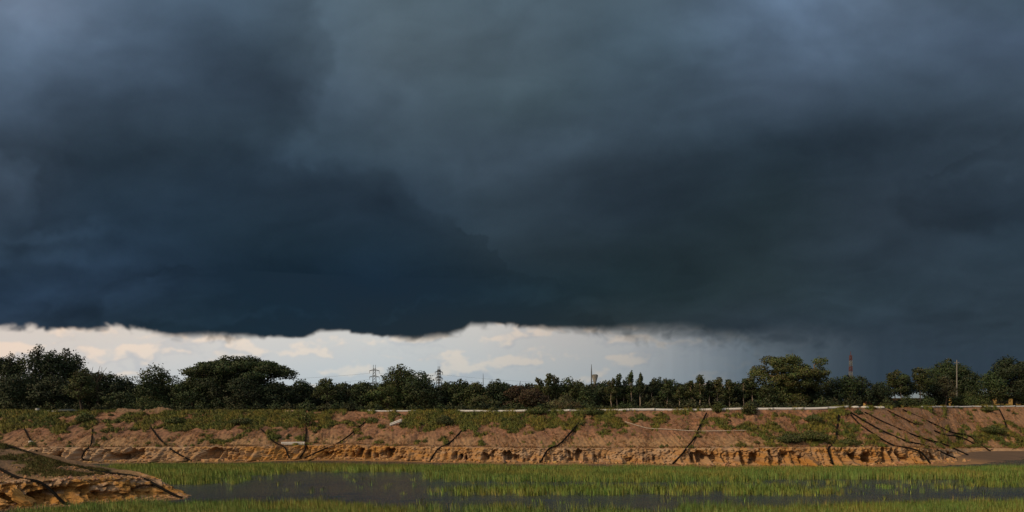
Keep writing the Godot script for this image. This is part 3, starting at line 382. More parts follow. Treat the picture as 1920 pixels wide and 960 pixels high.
func sky_image() -> Image:
	lobe_box.clear()
	for i in lobes.size():
		var r := Rect2(lobes[i][0], Vector2.ZERO)
		for p in lobes[i]: r = r.expand(p)
		lobe_box.append(r.grow(minf(lobe_k[i].z * 3.0, 0.3)))
	for q in [[sn1, 5, 1.0, 3], [sn2, 17, 1.0, 4], [sn3, 29, 1.0, 5]]: set_noise(q[0], q[1], q[2], q[3])
	sky_grid = Image.create(9, 8, false, Image.FORMAT_RGBF)
	for j in 8:
		for i in 9:
			var h: int = sky_rows[j][i]
			sky_grid.set_pixel(i, j, Color8((h >> 16) & 255, (h >> 8) & 255, h & 255).srgb_to_linear())
	sky_grid.resize(288, 192, Image.INTERPOLATE_CUBIC)
	var rng := RandomNumberGenerator.new(); rng.seed = 4
	var coarse := Image.create(512, 256, false, Image.FORMAT_RGB8)
	for j in 256:
		var el := (0.5 - (j + 0.5) / 256.0) * PI
		if el < -0.03:
			for i in 512: coarse.set_pixel(i, j, Color(0.06, 0.057, 0.048).linear_to_srgb())
			continue
		for i in 512:
			coarse.set_pixel(i, j, sky_color(((i + 0.5) / 512.0 - 0.5) * TAU, maxf(el, 0.0)).linear_to_srgb())
	coarse.resize(4096, 2048, Image.INTERPOLATE_BILINEAR)
	var x0 := 2048 - 470
	var wid := 940
	var y0 := 1024 - 400
	var hei := 404
	var data := PackedByteArray(); data.resize(wid * hei * 3)
	var o := 0
	for j in hei:
		var el := maxf((0.5 - (y0 + j + 0.5) / 2048.0) * PI, 0.0)
		for i in wid:
			var c := sky_color(((x0 + i + 0.5) / 4096.0 - 0.5) * TAU, el).linear_to_srgb()
			var dth := rng.randf()
			data[o] = clampi(int(c.r * 255.0 + dth), 0, 255)
			data[o + 1] = clampi(int(c.g * 255.0 + dth), 0, 255)
			data[o + 2] = clampi(int(c.b * 255.0 + dth), 0, 255)
			o += 3
	coarse.blit_rect(Image.create_from_data(wid, hei, false, Image.FORMAT_RGB8, data), Rect2i(0, 0, wid, hei), Vector2i(x0, y0))
	# a panorama begins at north (-z), so the middle column goes to the edge
	var turned := Image.create(4096, 2048, false, Image.FORMAT_RGB8)
	turned.blit_rect(coarse, Rect2i(2048, 0, 2048, 2048), Vector2i(0, 0))
	turned.blit_rect(coarse, Rect2i(0, 0, 2048, 2048), Vector2i(2048, 0))
	return turned

# ------------------------------------------------------------------ naming helpers
func numbered(called: String) -> String:
	if not names.has(called):
		names[called] = 0
		return called
	names[called] += 1
	return "%s_%03d" % [called, names[called]]

func tag(o: Node3D, label: String, category: String, group := "", kind := ""):
	if label: o.set_meta("label", label)
	if category: o.set_meta("category", category)
	if group: o.set_meta("group", group)
	if kind: o.set_meta("kind", kind)

func thing(called: String, label: String, category: String, at := Vector3.ZERO, group := "") -> Node3D:
	var o := Node3D.new(); o.name = numbered(called); add_child(o)
	o.position = at
	tag(o, label, category, group)
	return o

func put(called: String, mesh: Mesh, material: Material, parent: Node3D = null) -> MeshInstance3D:
	var o := MeshInstance3D.new()
	o.mesh = mesh; o.material_override = material
	if parent == null:
		o.name = numbered(called); add_child(o)
	else:
		o.name = called; parent.add_child(o, true)
	return o

# ------------------------------------------------------------------ mesh builder
class MB:
	var v := PackedVector3Array()
	var n := PackedVector3Array()
	var c := PackedColorArray()
	var ix := PackedInt32Array()
	var tint := Color(1, 1, 1)
	func vert(p: Vector3, nn: Vector3) -> int:
		v.append(p); n.append(nn); c.append(tint)
		return v.size() - 1
	func tri(a: Vector3, b: Vector3, d: Vector3):
		var nn := (d - a).cross(b - a).normalized()
		var i := vert(a, nn)
		vert(b, nn); vert(d, nn)
		ix.append_array(PackedInt32Array([i, i + 1, i + 2]))
	func quad(a: Vector3, b: Vector3, d: Vector3, e: Vector3):
		var nn := (d - a).cross(b - a).normalized()
		var i := vert(a, nn)
		vert(b, nn); vert(d, nn); vert(e, nn)
		ix.append_array(PackedInt32Array([i, i + 1, i + 2, i, i + 2, i + 3]))
	func leaf(p: Vector3, x: Vector3, y: Vector3, nn: Vector3):
		var i := vert(p - x, nn)
		vert(p + y, nn); vert(p + x, nn); vert(p - y, nn)
		ix.append_array(PackedInt32Array([i, i + 1, i + 2, i, i + 2, i + 3]))
	func box(t: Transform3D, s: Vector3):
		var h := s * 0.5
		var p := []
		for k in 8: p.append(t * Vector3(h.x if k & 1 else -h.x, h.y if k & 2 else -h.y, h.z if k & 4 else -h.z))
		for f in [[4, 6, 7, 5], [1, 3, 2, 0], [0, 2, 6, 4], [5, 7, 3, 1], [2, 3, 7, 6], [0, 4, 5, 1]]: quad(p[f[0]], p[f[1]], p[f[2]], p[f[3]])
	func bar(a: Vector3, b: Vector3, w: float):
		var y := (b - a).normalized()
		var x := y.cross(Vector3.UP if absf(y.y) < 0.9 else Vector3.RIGHT).normalized()
		box(Transform3D(Basis(x, y, x.cross(y)), (a + b) * 0.5), Vector3(w, (b - a).length(), w))
	func tube(pts: PackedVector3Array, rad: PackedFloat32Array, sides: int, caps := true):
		var first := v.size()
		var side := Vector3.ZERO
		for i in pts.size():
			var d := (pts[mini(i + 1, pts.size() - 1)] - pts[maxi(i - 1, 0)]).normalized()
			if side == Vector3.ZERO: side = d.cross(Vector3.UP if absf(d.y) < 0.9 else Vector3.RIGHT).normalized()
			side = (side - d * side.dot(d)).normalized()
			var up := d.cross(side)
			for k in sides:
				var a := TAU * k / sides
				var nn := side * cos(a) + up * sin(a)
				vert(pts[i] + nn * rad[mini(i, rad.size() - 1)], nn)
		for i in pts.size() - 1:
			for k in sides:
				var a := first + i * sides + k
				var b := first + i * sides + (k + 1) % sides
				ix.append_array(PackedInt32Array([a, b + sides, b, a, a + sides, b + sides]))
		if caps:
			for e in [0, pts.size() - 1]:
				var d := (pts[0] - pts[1]).normalized() if e == 0 else (pts[e] - pts[e - 1]).normalized()
				var m := vert(pts[e], d)
				for k in sides: vert(v[first + e * sides + k], d)
				for k in sides:
					var k2 := (k + 1) % sides
					ix.append_array(PackedInt32Array([m, m + 1 + k, m + 1 + k2] if e == 0 else [m, m + 1 + k2, m + 1 + k]))
	func mesh() -> ArrayMesh:
		var a := []
		a.resize(Mesh.ARRAY_MAX)
		a[Mesh.ARRAY_VERTEX] = v; a[Mesh.ARRAY_NORMAL] = n; a[Mesh.ARRAY_COLOR] = c; a[Mesh.ARRAY_INDEX] = ix
		var m := ArrayMesh.new()
		m.add_surface_from_arrays(Mesh.PRIMITIVE_TRIANGLES, a)
		return m

func grid_mesh(pos: PackedVector3Array, col: PackedColorArray, w: int, h: int) -> ArrayMesh:
	var nor := PackedVector3Array(); nor.resize(pos.size())
	for j in h:
		for i in w:
			var a := pos[j * w + mini(i + 1, w - 1)] - pos[j * w + maxi(i - 1, 0)]
			var b := pos[mini(j + 1, h - 1) * w + i] - pos[maxi(j - 1, 0) * w + i]
			nor[j * w + i] = a.cross(b).normalized()
	var ix := PackedInt32Array(); ix.resize((w - 1) * (h - 1) * 6)
	var o := 0
	for j in h - 1:
		for i in w - 1:
			var a := j * w + i
			ix[o] = a; ix[o + 1] = a + w; ix[o + 2] = a + w + 1; ix[o + 3] = a; ix[o + 4] = a + w + 1; ix[o + 5] = a + 1
			o += 6
	var arr := []
	arr.resize(Mesh.ARRAY_MAX)
	arr[Mesh.ARRAY_VERTEX] = pos; arr[Mesh.ARRAY_NORMAL] = nor; arr[Mesh.ARRAY_COLOR] = col; arr[Mesh.ARRAY_INDEX] = ix
	var m := ArrayMesh.new()
	m.add_surface_from_arrays(Mesh.PRIMITIVE_TRIANGLES, arr)
	return m

# ------------------------------------------------------------------ materials
func noise_texture(s: int, f: float, normal: bool, strength := 4.0) -> NoiseTexture2D:
	var n := FastNoiseLite.new(); set_noise(n, s, f, 5)
	var t := NoiseTexture2D.new(); t.width = 512; t.height = 512; t.seamless = true; t.noise = n
	t.as_normal_map = normal; t.bump_strength = strength
	return t

func lin(r: float, g: float, b: float) -> Color:
	return Color(r, g, b).linear_to_srgb()

func plain(c: Color, rough := 0.8, metal := 0.0) -> StandardMaterial3D:
	var m := StandardMaterial3D.new(); m.albedo_color = c; m.roughness = rough; m.metallic = metal
	return m

func painted(rough := 0.9) -> StandardMaterial3D:
	var m := plain(Color(1, 1, 1), rough); m.vertex_color_use_as_albedo = true
	return m

func make_materials():
	var soil := painted(0.95)
	soil.uv1_triplanar = true; soil.uv1_world_triplanar = true; soil.uv1_scale = Vector3(0.35, 0.35, 0.35)
	soil.normal_enabled = true; soil.normal_texture = noise_texture(3, 0.03, true, 5.0); soil.normal_scale = 1.0
	var grit := noise_texture(8, 0.05, false)
	var ramp := Gradient.new(); ramp.set_color(0, Color(0.55, 0.53, 0.51)); ramp.set_color(1, Color(1, 1, 1)); grit.color_ramp = ramp
	soil.albedo_texture = grit
	M.soil = soil
	var w := painted(0.18)
	w.metallic_specular = 0.5
	w.uv1_triplanar = true; w.uv1_world_triplanar = true; w.uv1_scale = Vector3(0.16, 0.16, 0.5)
	w.normal_enabled = true; w.normal_texture = noise_texture(14, 0.02, true, 6.0); w.normal_scale = 0.9
	M.water = w
	M.leaf = painted(0.75)
	M.bark = painted(0.95)
	M.grass = painted(0.7)
	M.grass.backlight_enabled = true; M.grass.backlight = Color(0.22, 0.28, 0.10)
	M.black_pipe = plain(lin(0.007, 0.007, 0.007), 0.8); M.black_pipe.metallic_specular = 0.2
	M.white_pipe = plain(lin(0.58, 0.59, 0.60), 0.5)
	M.grey_joint = plain(lin(0.22, 0.24, 0.25), 0.6)
	M.steel = plain(lin(0.10, 0.115, 0.13), 0.7)
	M.wire = plain(lin(0.09, 0.10, 0.11), 0.7)
	M.insulator = plain(lin(0.14, 0.10, 0.08), 0.4)
	M.red = plain(lin(0.115, 0.05, 0.055), 0.8)  # mast red, greyed and dulled to paint in the haze of distance
	M.white = plain(lin(0.16, 0.175, 0.19), 0.8)  # mast white, darkened towards blue grey as painted-in air haze
	M.concrete = plain(lin(0.20, 0.20, 0.19), 0.9)
	M.blue_roof = plain(lin(0.30, 0.42, 0.55), 0.5)
	M.yellow_wall = plain(lin(0.52, 0.36, 0.14), 0.9)
	M.red_roof = plain(lin(0.20, 0.06, 0.05), 0.8)
	M.pink_roof = plain(lin(0.34, 0.33, 0.37), 0.6)
	M.dark = plain(lin(0.03, 0.03, 0.03), 0.8)
	M.hose = plain(lin(0.42, 0.38, 0.33), 0.7)
	M.rock = painted(0.95)
	M.rock.normal_enabled = true; M.rock.normal_texture = M.soil.normal_texture; M.rock.uv1_triplanar = true; M.rock.uv1_scale = Vector3(0.8, 0.8, 0.8)
	M.sack = plain(lin(0.6, 0.6, 0.58), 0.8)
	M.tarp = plain(lin(0.02, 0.035, 0.04), 0.6)

# ------------------------------------------------------------------ ground, water
func make_ground():
	var b := MB.new()
	b.tint = Color(0.06, 0.065, 0.025)
	b.quad(Vector3(-4000, 6.3, -152), Vector3(-4000, 6.3, -5000), Vector3(4000, 6.3, -5000), Vector3(4000, 6.3, -152))
	tag(put("ground", b.mesh(), M.soil), "flat grassy land stretching behind the tree belt to the horizon", "ground", "", "structure")
	var pos := PackedVector3Array()
	var col := PackedColorArray()
	var cols := 420
	var rows := 330
	for j in rows:
		var z := lerpf(-8.0, -135.0, float(j) / (rows - 1))
		for i in cols:
			var x := lerpf(-160.0, 160.0, float(i) / (cols - 1))
			var gust := clampf(0.5 + 1.5 * n_big.get_noise_2d(x * 0.5, z * 1.6), 0.15, 1.2)
			pos.append(Vector3(x, 0.06 * gust * n_mid.get_noise_2d(x * 0.7, z * 1.5), z))
			var silt := clampf(0.5 + 1.6 * n_big.get_noise_2d(x * 0.4 + 300.0, z * 1.1), 0.0, 1.0)
			col.append(Color(0.036, 0.046, 0.058).lerp(Color(0.050, 0.055, 0.058), silt))
	tag(put("water", grid_mesh(pos, col, cols, rows), M.water), "dark slate grey pond water with fine ripples", "water", "", "structure")
	var nb := MB.new()
	nb.tint = Color(0.25, 0.17, 0.10)
	nb.quad(Vector3(-160, -0.3, -9), Vector3(160, -0.3, -9), Vector3(160, 6.4, -1.5), Vector3(-160, 6.4, -1.5))
	nb.quad(Vector3(-160, 6.4, -1.5), Vector3(160, 6.4, -1.5), Vector3(160, 6.4, 60), Vector3(-160, 6.4, 60))
	tag(put("near_bank", nb.mesh(), M.soil), "bare earth bank on the near side of the pond", "bank", "", "structure")

# ------------------------------------------------------------------ the far bank: a profile swept along the shore
# profile parameter: -1..0 mud under and beside the water, 0..1 scarp, 1..1.3 bench, 1.3..2.3 slope, 2.3..3 plateau
func bank_base(x: float, t: float) -> Vector3:
	var zt := -smooth_table(toe_tab, x, 1, 4, 1.5)
	var hs := smooth_table(toe_tab, x, 2, 4, 1.5)
	var mw := smooth_table(toe_tab, x, 3, 4, 1.5)
	if t < 0.0: return Vector3(x, lerpf(0.1, lerpf(-0.15, -0.07, smoothstep(8.0, 18.0, mw)), pow(-t, 1.3)), zt - t * mw)
	if t < 1.0: return Vector3(x, 0.1 + hs * t, zt - 0.8 * t)
	var y1 := 0.1 + hs
	if t < 1.3: return Vector3(x, y1 + 0.1 * (t - 1.0) / 0.3, zt - 0.8 - (t - 1.0) / 0.3 * 1.1)
	var zl := -smooth_table(lip_tab, x, 1, 3, 1.5)
	var yl := smooth_table(lip_tab, x, 2, 3, 1.5)
	var f := t - 1.3
	if t < 2.3: return Vector3(x, lerpf(y1 + 0.1, yl, f), lerpf(zt - 1.9, zl, f))
	f = (t - 2.3) / 0.7
	return Vector3(x, yl - 0.9 * f * f, zl - 55.0 * f * f - 2.0 * f)

func bank_point(x: float, t: float) -> Vector3:
	var p := bank_base(x, t)
	if t < -0.6: return p
	if t < 0.0:
		p.y += 0.07 * n_mid.get_noise_2d(x * 1.3, p.z * 1.3) * smoothstep(-0.7, -0.1, t)
		return p
	var hs := lerp_table(toe_tab, x, 2, 4)
	var k := clampf(hs / 1.8, 0.1, 1.1)
	if t <= 1.0:
		var reg := 0.15 + 1.35 * clampf(0.5 + 2.0 * n_big.get_noise_2d(x * 1.6, 900.0), 0.0, 1.0)
		var a := n_cell.get_noise_2d(x * 0.55, 4.0 + t * 0.35) + 0.6 * n_cell.get_noise_2d(x * 1.9, 40.0 + t * 0.6) + 0.08
		var alcove := smoothstep(0.02, 0.2, a)
		var roof := 0.60 + 0.5 * n_cell.get_noise_2d(x * 1.1, 80.0)
		var rec := alcove * reg * (0.75 + 1.2 * maxf(0.0, a)) * smoothstep(0.0, 0.14, t) * (1.0 - smoothstep(roof, roof + 0.1, t))
		var cone := maxf(0.0, n_cell.get_noise_2d(x * 1.3, 120.0) + 0.06 + 0.3 * n_cell.get_noise_2d(x * 3.4, 160.0)) * 3.2 * maxf(0.0, 1.0 - t / (0.6 + 0.4 * n_cell.get_noise_2d(x * 0.9, 140.0)))
		var slump := clampf(0.75 - reg, 0.0, 0.6) * 2.2 * (1.0 - t)
		var rill := 0.3 * n_mid.get_noise_2d(x * 3.2, t * 0.9)
		var lump := 0.6 * n_mid.get_noise_3d(x * 2.4, t * 4.2, 9.0) + 0.34 * n_fine.get_noise_2d(x * 1.2, t * 3.2)
		var edge := smoothstep(1.0, 0.9, t)
		p.z += k * (cone + slump - 0.8 * rec + (rill + lump) * (0.35 + 0.65 * edge))
		p.y += k * 0.16 * n_mid.get_noise_2d(x * 2.0, 60.0 + t * 2.0) * smoothstep(0.0, 0.5, t)
		return p
	var top: float = k * (0.35 * (0.42 * n_mid.get_noise_3d(x * 2.2, 3.6, 9.0) + 0.16 * n_mid.get_noise_2d(x * 4.5, 0.9)))
	if t < 1.3:
		var fade := 1.0 - (t - 1.0) / 0.3
		p.z += top * fade
		p.y += k * 0.16 * n_mid.get_noise_2d(x * 2.0, 62.0) * fade + 0.08 * n_mid.get_noise_2d(x * 2.0, t * 4.0) * (1.0 - fade)
		return p
	if t < 2.3:
		var f := t - 1.3
		var rough := (0.6 + 0.9 * smoothstep(22.0, 30.0, x) * smoothstep(52.0, 46.0, x)) * (1.0 - 0.65 * smoothstep(50.0, 54.0, x) * smoothstep(76.0, 70.0, x))
		var skew := x - f * 3.0
		var gully := -0.45 * pow(maxf(0.0, n_mid.get_noise_2d(skew * 1.1, f * 0.8 + 3.0)), 1.3)
		var scrape := sin((x + f * 2.6 + 0.5 * n_mid.get_noise_2d(x * 0.4, f * 3.0 + 8.0)) * 10.5) * clampf(0.3 + 1.8 * n_big.get_noise_2d(x * 1.1, 60.0), 0.0, 1.0)
		var rills := (0.07 * scrape + 0.16 * n_fine.get_noise_2d((x + f * 2.0) * 1.1, f * 0.8)) * (1.0 - smoothstep(0.28, 0.5, f)) * smoothstep(0.0, 0.04, f)
		var clod := 0.34 * n_mid.get_noise_3d(x * 1.6, f * 12.0, 2.0) + 0.26 * n_fine.get_noise_2d(x * 0.8, f * 6.0)
		var mound := 0.22 * n_big.get_noise_2d(x * 1.4, f * 5.0)
		var lipfade := 1.0 - smoothstep(0.93, 1.0, f) * 0.8
		var d := (gully * smoothstep(0.0, 0.15, f) + rills + 0.75 * clod * rough * (0.3 + 0.7 * smoothstep(0.2, 0.5, f)) + mound * smoothstep(0.0, 0.3, f)) * lipfade
		p.y += d * 0.8; p.z += d * 0.55
		p.y += 0.08 * n_mid.get_noise_2d(x * 2.0, 1.3 * 4.0) * (1.0 - smoothstep(0.0, 0.1, f))
		return p
	p.y += 0.10 * n_mid.get_noise_2d(x * 0.8, p.z * 0.8) * (1.0 - smoothstep(2.3, 2.36, t)) + 0.12 * n_mid.get_noise_2d(x * 0.8, p.z * 0.8) * smoothstep(2.3, 2.36, t)
	return p

func grass_cover(x: float, t: float) -> float:
	# how much of the slope is grown over
	if t < 1.0 or t > 2.8: return 0.0
	var up := lerp_table(grass_tab, x, 1, 3)
	var low := lerp_table(grass_tab, x, 2, 3) + 0.07
	var f := t - 1.3
	var want := lerpf(low, up, smoothstep(0.3, 0.62, f + 0.12 * n_mid.get_noise_2d(x * 0.5, 70.0)))
	if t < 1.3: want = low * 0.5
	if t > 2.27: want = maxf(up * 0.8, 0.3)
	var n := n_mid.get_noise_2d(x * 0.55, f * 5.5 + 200.0) * 0.75 + n_fine.get_noise_2d(x * 0.45, f * 5.0) * 0.25
	return smoothstep(0.46 - 0.92 * want, 0.62 - 0.92 * want, n + 0.04)

func soil_color(x: float, t: float, p: Vector3) -> Color:
	var a := n_mid.get_noise_2d(x * 0.7, t * 5.0 + 33.0)
	var b := n_fine.get_noise_2d(x * 0.9, t * 7.0)
	if t < 0.0:
		var mud := Color(0.42, 0.28, 0.16).lerp(Color(0.50, 0.26, 0.08), clampf(lerp_table(ochre_tab, x, 1, 2) * 1.2, 0, 1))
		if x > 62.0: mud = mud.lerp(Color(0.20, 0.135, 0.09), smoothstep(62.0, 68.0, x))
		return mud * (1.0 + 0.25 * a)
	if t < 1.08:
		var och := lerp_table(ochre_tab, x, 1, 2)
		var pale := Color(0.66, 0.48, 0.33)
		var ora := Color(0.62, 0.32, 0.085)
		var s := clampf(och + 0.75 * a + 0.3 * b - 0.15 * (t - 0.5), 0.0, 1.0)
		var c := pale.lerp(ora, s)
		var grey := smoothstep(0.12, 0.4, n_mid.get_noise_3d(x * 0.9, p.y * 1.6, 70.0))
		c = c.lerp(Color(0.25, 0.16, 0.105), 0.6 * grey)
		return c * (1.0 + 0.3 * b)
	var f := t - 1.3
	var earth := Color(0.47, 0.255, 0.155).lerp(Color(0.28, 0.155, 0.10), clampf(0.5 + a, 0.0, 1.0))
	var straw := Color(0.56, 0.37, 0.20)
	var dry := (1.0 - smoothstep(0.12, 0.36, f + 0.1 * a)) * clampf(0.85 + 1.2 * n_big.get_noise_2d(x * 1.2, 8.0), 0.2, 1.0)
	var c2 := earth.lerp(straw, dry * 0.85)
	if t < 1.3: c2 = Color(0.56, 0.40, 0.27).lerp(earth, clampf(0.15 + a, 0.0, 1.0))
	var tan_part := smoothstep(0.1, 0.4, n_mid.get_noise_2d(x * 0.9 + 40.0, f * 7.0))
	c2 = c2.lerp(Color(0.42, 0.27, 0.15), 0.55 * tan_part)
	if x > 48.0 and t > 1.0: c2 = c2.lerp(Color(0.42, 0.255, 0.145), 0.6 * smoothstep(48.0, 53.0, x))
	c2 = c2 * (1.0 + 0.55 * b)
	var g := grass_cover(x, t)
	var gc := Color(0.080, 0.098, 0.026).lerp(Color(0.135, 0.125, 0.04), clampf(0.5 + 1.2 * n_mid.get_noise_2d(x * 0.8, f * 6.0 + 500.0), 0.0, 1.0))
	return c2.lerp(gc, g * 0.85)

func bank_rows() -> PackedFloat32Array:
	var r := PackedFloat32Array([-1.0, -0.75, -0.55, -0.42, -0.32, -0.24, -0.16, -0.1, -0.05])
	for i in 26: r.append(i / 26.0)
	for q in [1.0, 1.04, 1.1, 1.16, 1.22]: r.append(q)
	for i in 52: r.append(1.3 + i / 52.0)
	for q in [2.3, 2.31, 2.33, 2.36, 2.4, 2.46, 2.54, 2.66, 2.82, 3.0]: r.append(q)
	return r

func make_bank():
	var xs := PackedFloat32Array()
	var x := -150.0
	while x < 160.0:
		xs.append(x)
		x += 0.14 if x > -82.0 and x < 102.0 else 1.4
	var rows := bank_rows()
	var pos := PackedVector3Array(); pos.resize(xs.size() * rows.size())
	var col := PackedColorArray(); col.resize(pos.size())
	for j in rows.size():
		for i in xs.size():
			var k := j * xs.size() + i
			pos[k] = bank_point(xs[i], rows[j])
			col[k] = soil_color(xs[i], rows[j], pos[k])
	var o := put("far_bank", grid_mesh(pos, col, xs.size(), rows.size()), M.soil)
	tag(o, "eroded reddish earth bank across the pond with an ochre scarp at its foot", "bank", "", "structure")

# ------------------------------------------------------------------ the headland at the left
func head_row(s: float, k: int) -> float:
	var i := clampi(int(s), 0, head_tab.size() - 2)
	var f := s - i
	f = f * f * (3.0 - 2.0 * f) * 0.3 + f * 0.7
	return lerpf(head_tab[i][k], head_tab[i + 1][k], f)

func head_base(s: float, t: float) -> Vector3:
	var toe := Vector2(head_row(s, 0), head_row(s, 1))
	var crest := Vector2(head_row(s, 2), -66.0)
	var d := (crest - toe).normalized()
	var len := toe.distance_to(crest)
	var e := 0.0
	var y := 0.0
	var sl := head_row(s, 4)
	var sh := head_row(s, 5)
	var sf := head_row(s, 6)
	if t < 0.0:
		e = t * 3.0; y = lerpf(0.1, -0.3, -t)
	elif t < 1.0:
		e = sl * t; y = 0.1 + sh * t
	elif t < 1.4:
		e = sl + sf * (t - 1.0) / 0.4; y = 0.1 + sh + 0.25 * (t - 1.0) / 0.4
	else:
		e = lerpf(sl + sf, len, t - 1.4); y = lerpf(0.35 + sh, head_row(s, 3), t - 1.4)
	var q := toe + d * e
	return Vector3(q.x, y, q.y)

func head_point(s: float, t: float) -> Vector3:
	var p := head_base(s, t)
	if t < -0.5: return p
	var out := Vector3(head_row(s, 2) - head_row(s, 0), 0, -66.0 - head_row(s, 1)).normalized() * -1.0
	var m := head_base(s, 0.0)
	var a := m.x + m.z * 0.7
	if t < 0.0:
		p.y += 0.05 * n_mid.get_noise_2d(p.x * 2.0, p.z * 2.0)
		return p
	if t <= 1.0:
		var k := clampf(head_row(s, 5) / 1.8, 0.0, 1.0)
		var al := smoothstep(0.0, 0.25, n_cell.get_noise_2d(a * 0.9, 300.0 + t * 0.8))
		var roof := 0.55 + 0.3 * n_cell.get_noise_2d(a * 0.7, 330.0)
		var rec := al * 0.9 * smoothstep(0.0, 0.14, t) * (1.0 - smoothstep(roof, roof + 0.07, t))
		var cone := maxf(0.0, n_cell.get_noise_2d(a * 1.6, 360.0) + 0.1) * 1.6 * maxf(0.0, 1.0 - t / 0.6)
		var ledge := 0.3 * n_mid.get_noise_2d(a * 1.3, t * 8.0)
		var lump := 0.9 * n_mid.get_noise_3d(a * 2.0, t * 3.0, 19.0) + 0.5 * n_fine.get_noise_2d(a * 1.3, t * 2.4)
		p += out * k * (cone - rec + (lump + ledge) * (1.0 - 0.6 * smoothstep(0.85, 1.0, t)))
		p.y += k * (0.22 * n_mid.get_noise_2d(a * 2.5, t * 4.0 + 20.0) + 0.12 * n_fine.get_noise_2d(a * 1.6, t * 4.0)) * smoothstep(0.0, 0.3, t) * (1.0 - 0.5 * smoothstep(0.9, 1.0, t))
		return p
	var f := smoothstep(1.0, 1.15, t)
	p.y += 0.22 * n_mid.get_noise_2d(a * 2.5, 24.0) * (1.0 - f)
	p.y += (0.14 * n_mid.get_noise_2d(p.x * 1.2, p.z * 1.2) + 0.05 * n_fine.get_noise_2d(p.x, p.z)) * f + 0.25 * n_mid.get_noise_2d(a * 0.8 + p.x * 0.3, 44.0) * smoothstep(1.5, 1.8, t) * (1.0 - smoothstep(2.2, 2.4, t))
	return p

func head_grass(s: float, t: float, p: Vector3) -> float:
	if t < 1.2: return 0.0
	var n := n_mid.get_noise_2d(p.x * 0.45, p.z * 0.45 + 90.0)
	return smoothstep(0.12, 0.3, n + 0.25 * smoothstep(1.75, 2.1, t) + 0.15 * (1.0 - smoothstep(1.3, 1.55, t)) + 0.02)

func make_headland():
	var ss := PackedFloat32Array()
	var s := 0.0
	while s < 9.0:
		ss.append(s)
		var step := 0.05
		if s > 1.2 and s < 6.2:
			var l := Vector2(head_row(s, 0), head_row(s, 1)).distance_to(Vector2(head_row(s + 0.01, 0), head_row(s + 0.01, 1))) / 0.01
			step = clampf(0.075 / maxf(l, 0.01), 0.005, 0.06)
		s += step
	ss.append(9.0)
	var rows := PackedFloat32Array([-1.0, -0.6, -0.4, -0.28, -0.2, -0.13, -0.06])
	for i in 34: rows.append(i / 34.0)
	for i in 14: rows.append(1.0 + 0.4 * i / 14.0)
	for i in 61: rows.append(1.4 + i / 60.0)
	var pos := PackedVector3Array(); pos.resize(ss.size() * rows.size())
	var col := PackedColorArray(); col.resize(pos.size())
	for j in rows.size():
		var t := rows[j]
		for i in ss.size():
			var k := j * ss.size() + i
			var p := head_point(ss[i], t)
			pos[k] = p
			var a := n_mid.get_noise_2d(p.x * 0.9 + p.z * 0.4, p.y * 2.0)
			var b := n_fine.get_noise_3d(p.x * 0.9, p.y * 1.4, p.z * 0.9)
			var c: Color
			if t < 0.0: c = Color(0.52, 0.32, 0.15) * (1.0 + 0.2 * a)
			elif t < 1.06:
				var ora := Color(0.62, 0.33, 0.09)
				var crust := Color(0.64, 0.45, 0.30)
				c = ora.lerp(crust, smoothstep(0.05, 0.4, a + 0.75 * (t - 0.52) + 0.35 * b))
				c = c.lerp(Color(0.26, 0.15, 0.065), 0.5 * smoothstep(0.15, 0.4, n_mid.get_noise_3d(p.x * 1.1, p.y * 1.8, p.z + 50.0)))
				c = c * (1.0 + 0.3 * b)
			else:
				c = Color(0.40, 0.26, 0.13).lerp(Color(0.25, 0.165, 0.10), smoothstep(1.15, 1.5, t + 0.3 * a)) * (1.0 + 0.35 * b)
				c = c.lerp(Color(0.085, 0.09, 0.03), 0.8 * head_grass(ss[i], t, p))
			col[k] = c
	var o := put("headland_bank", grid_mesh(pos, col, ss.size(), rows.size()), M.soil)
	tag(o, "orange earth headland jutting into the pond at the left", "bank", "", "structure")

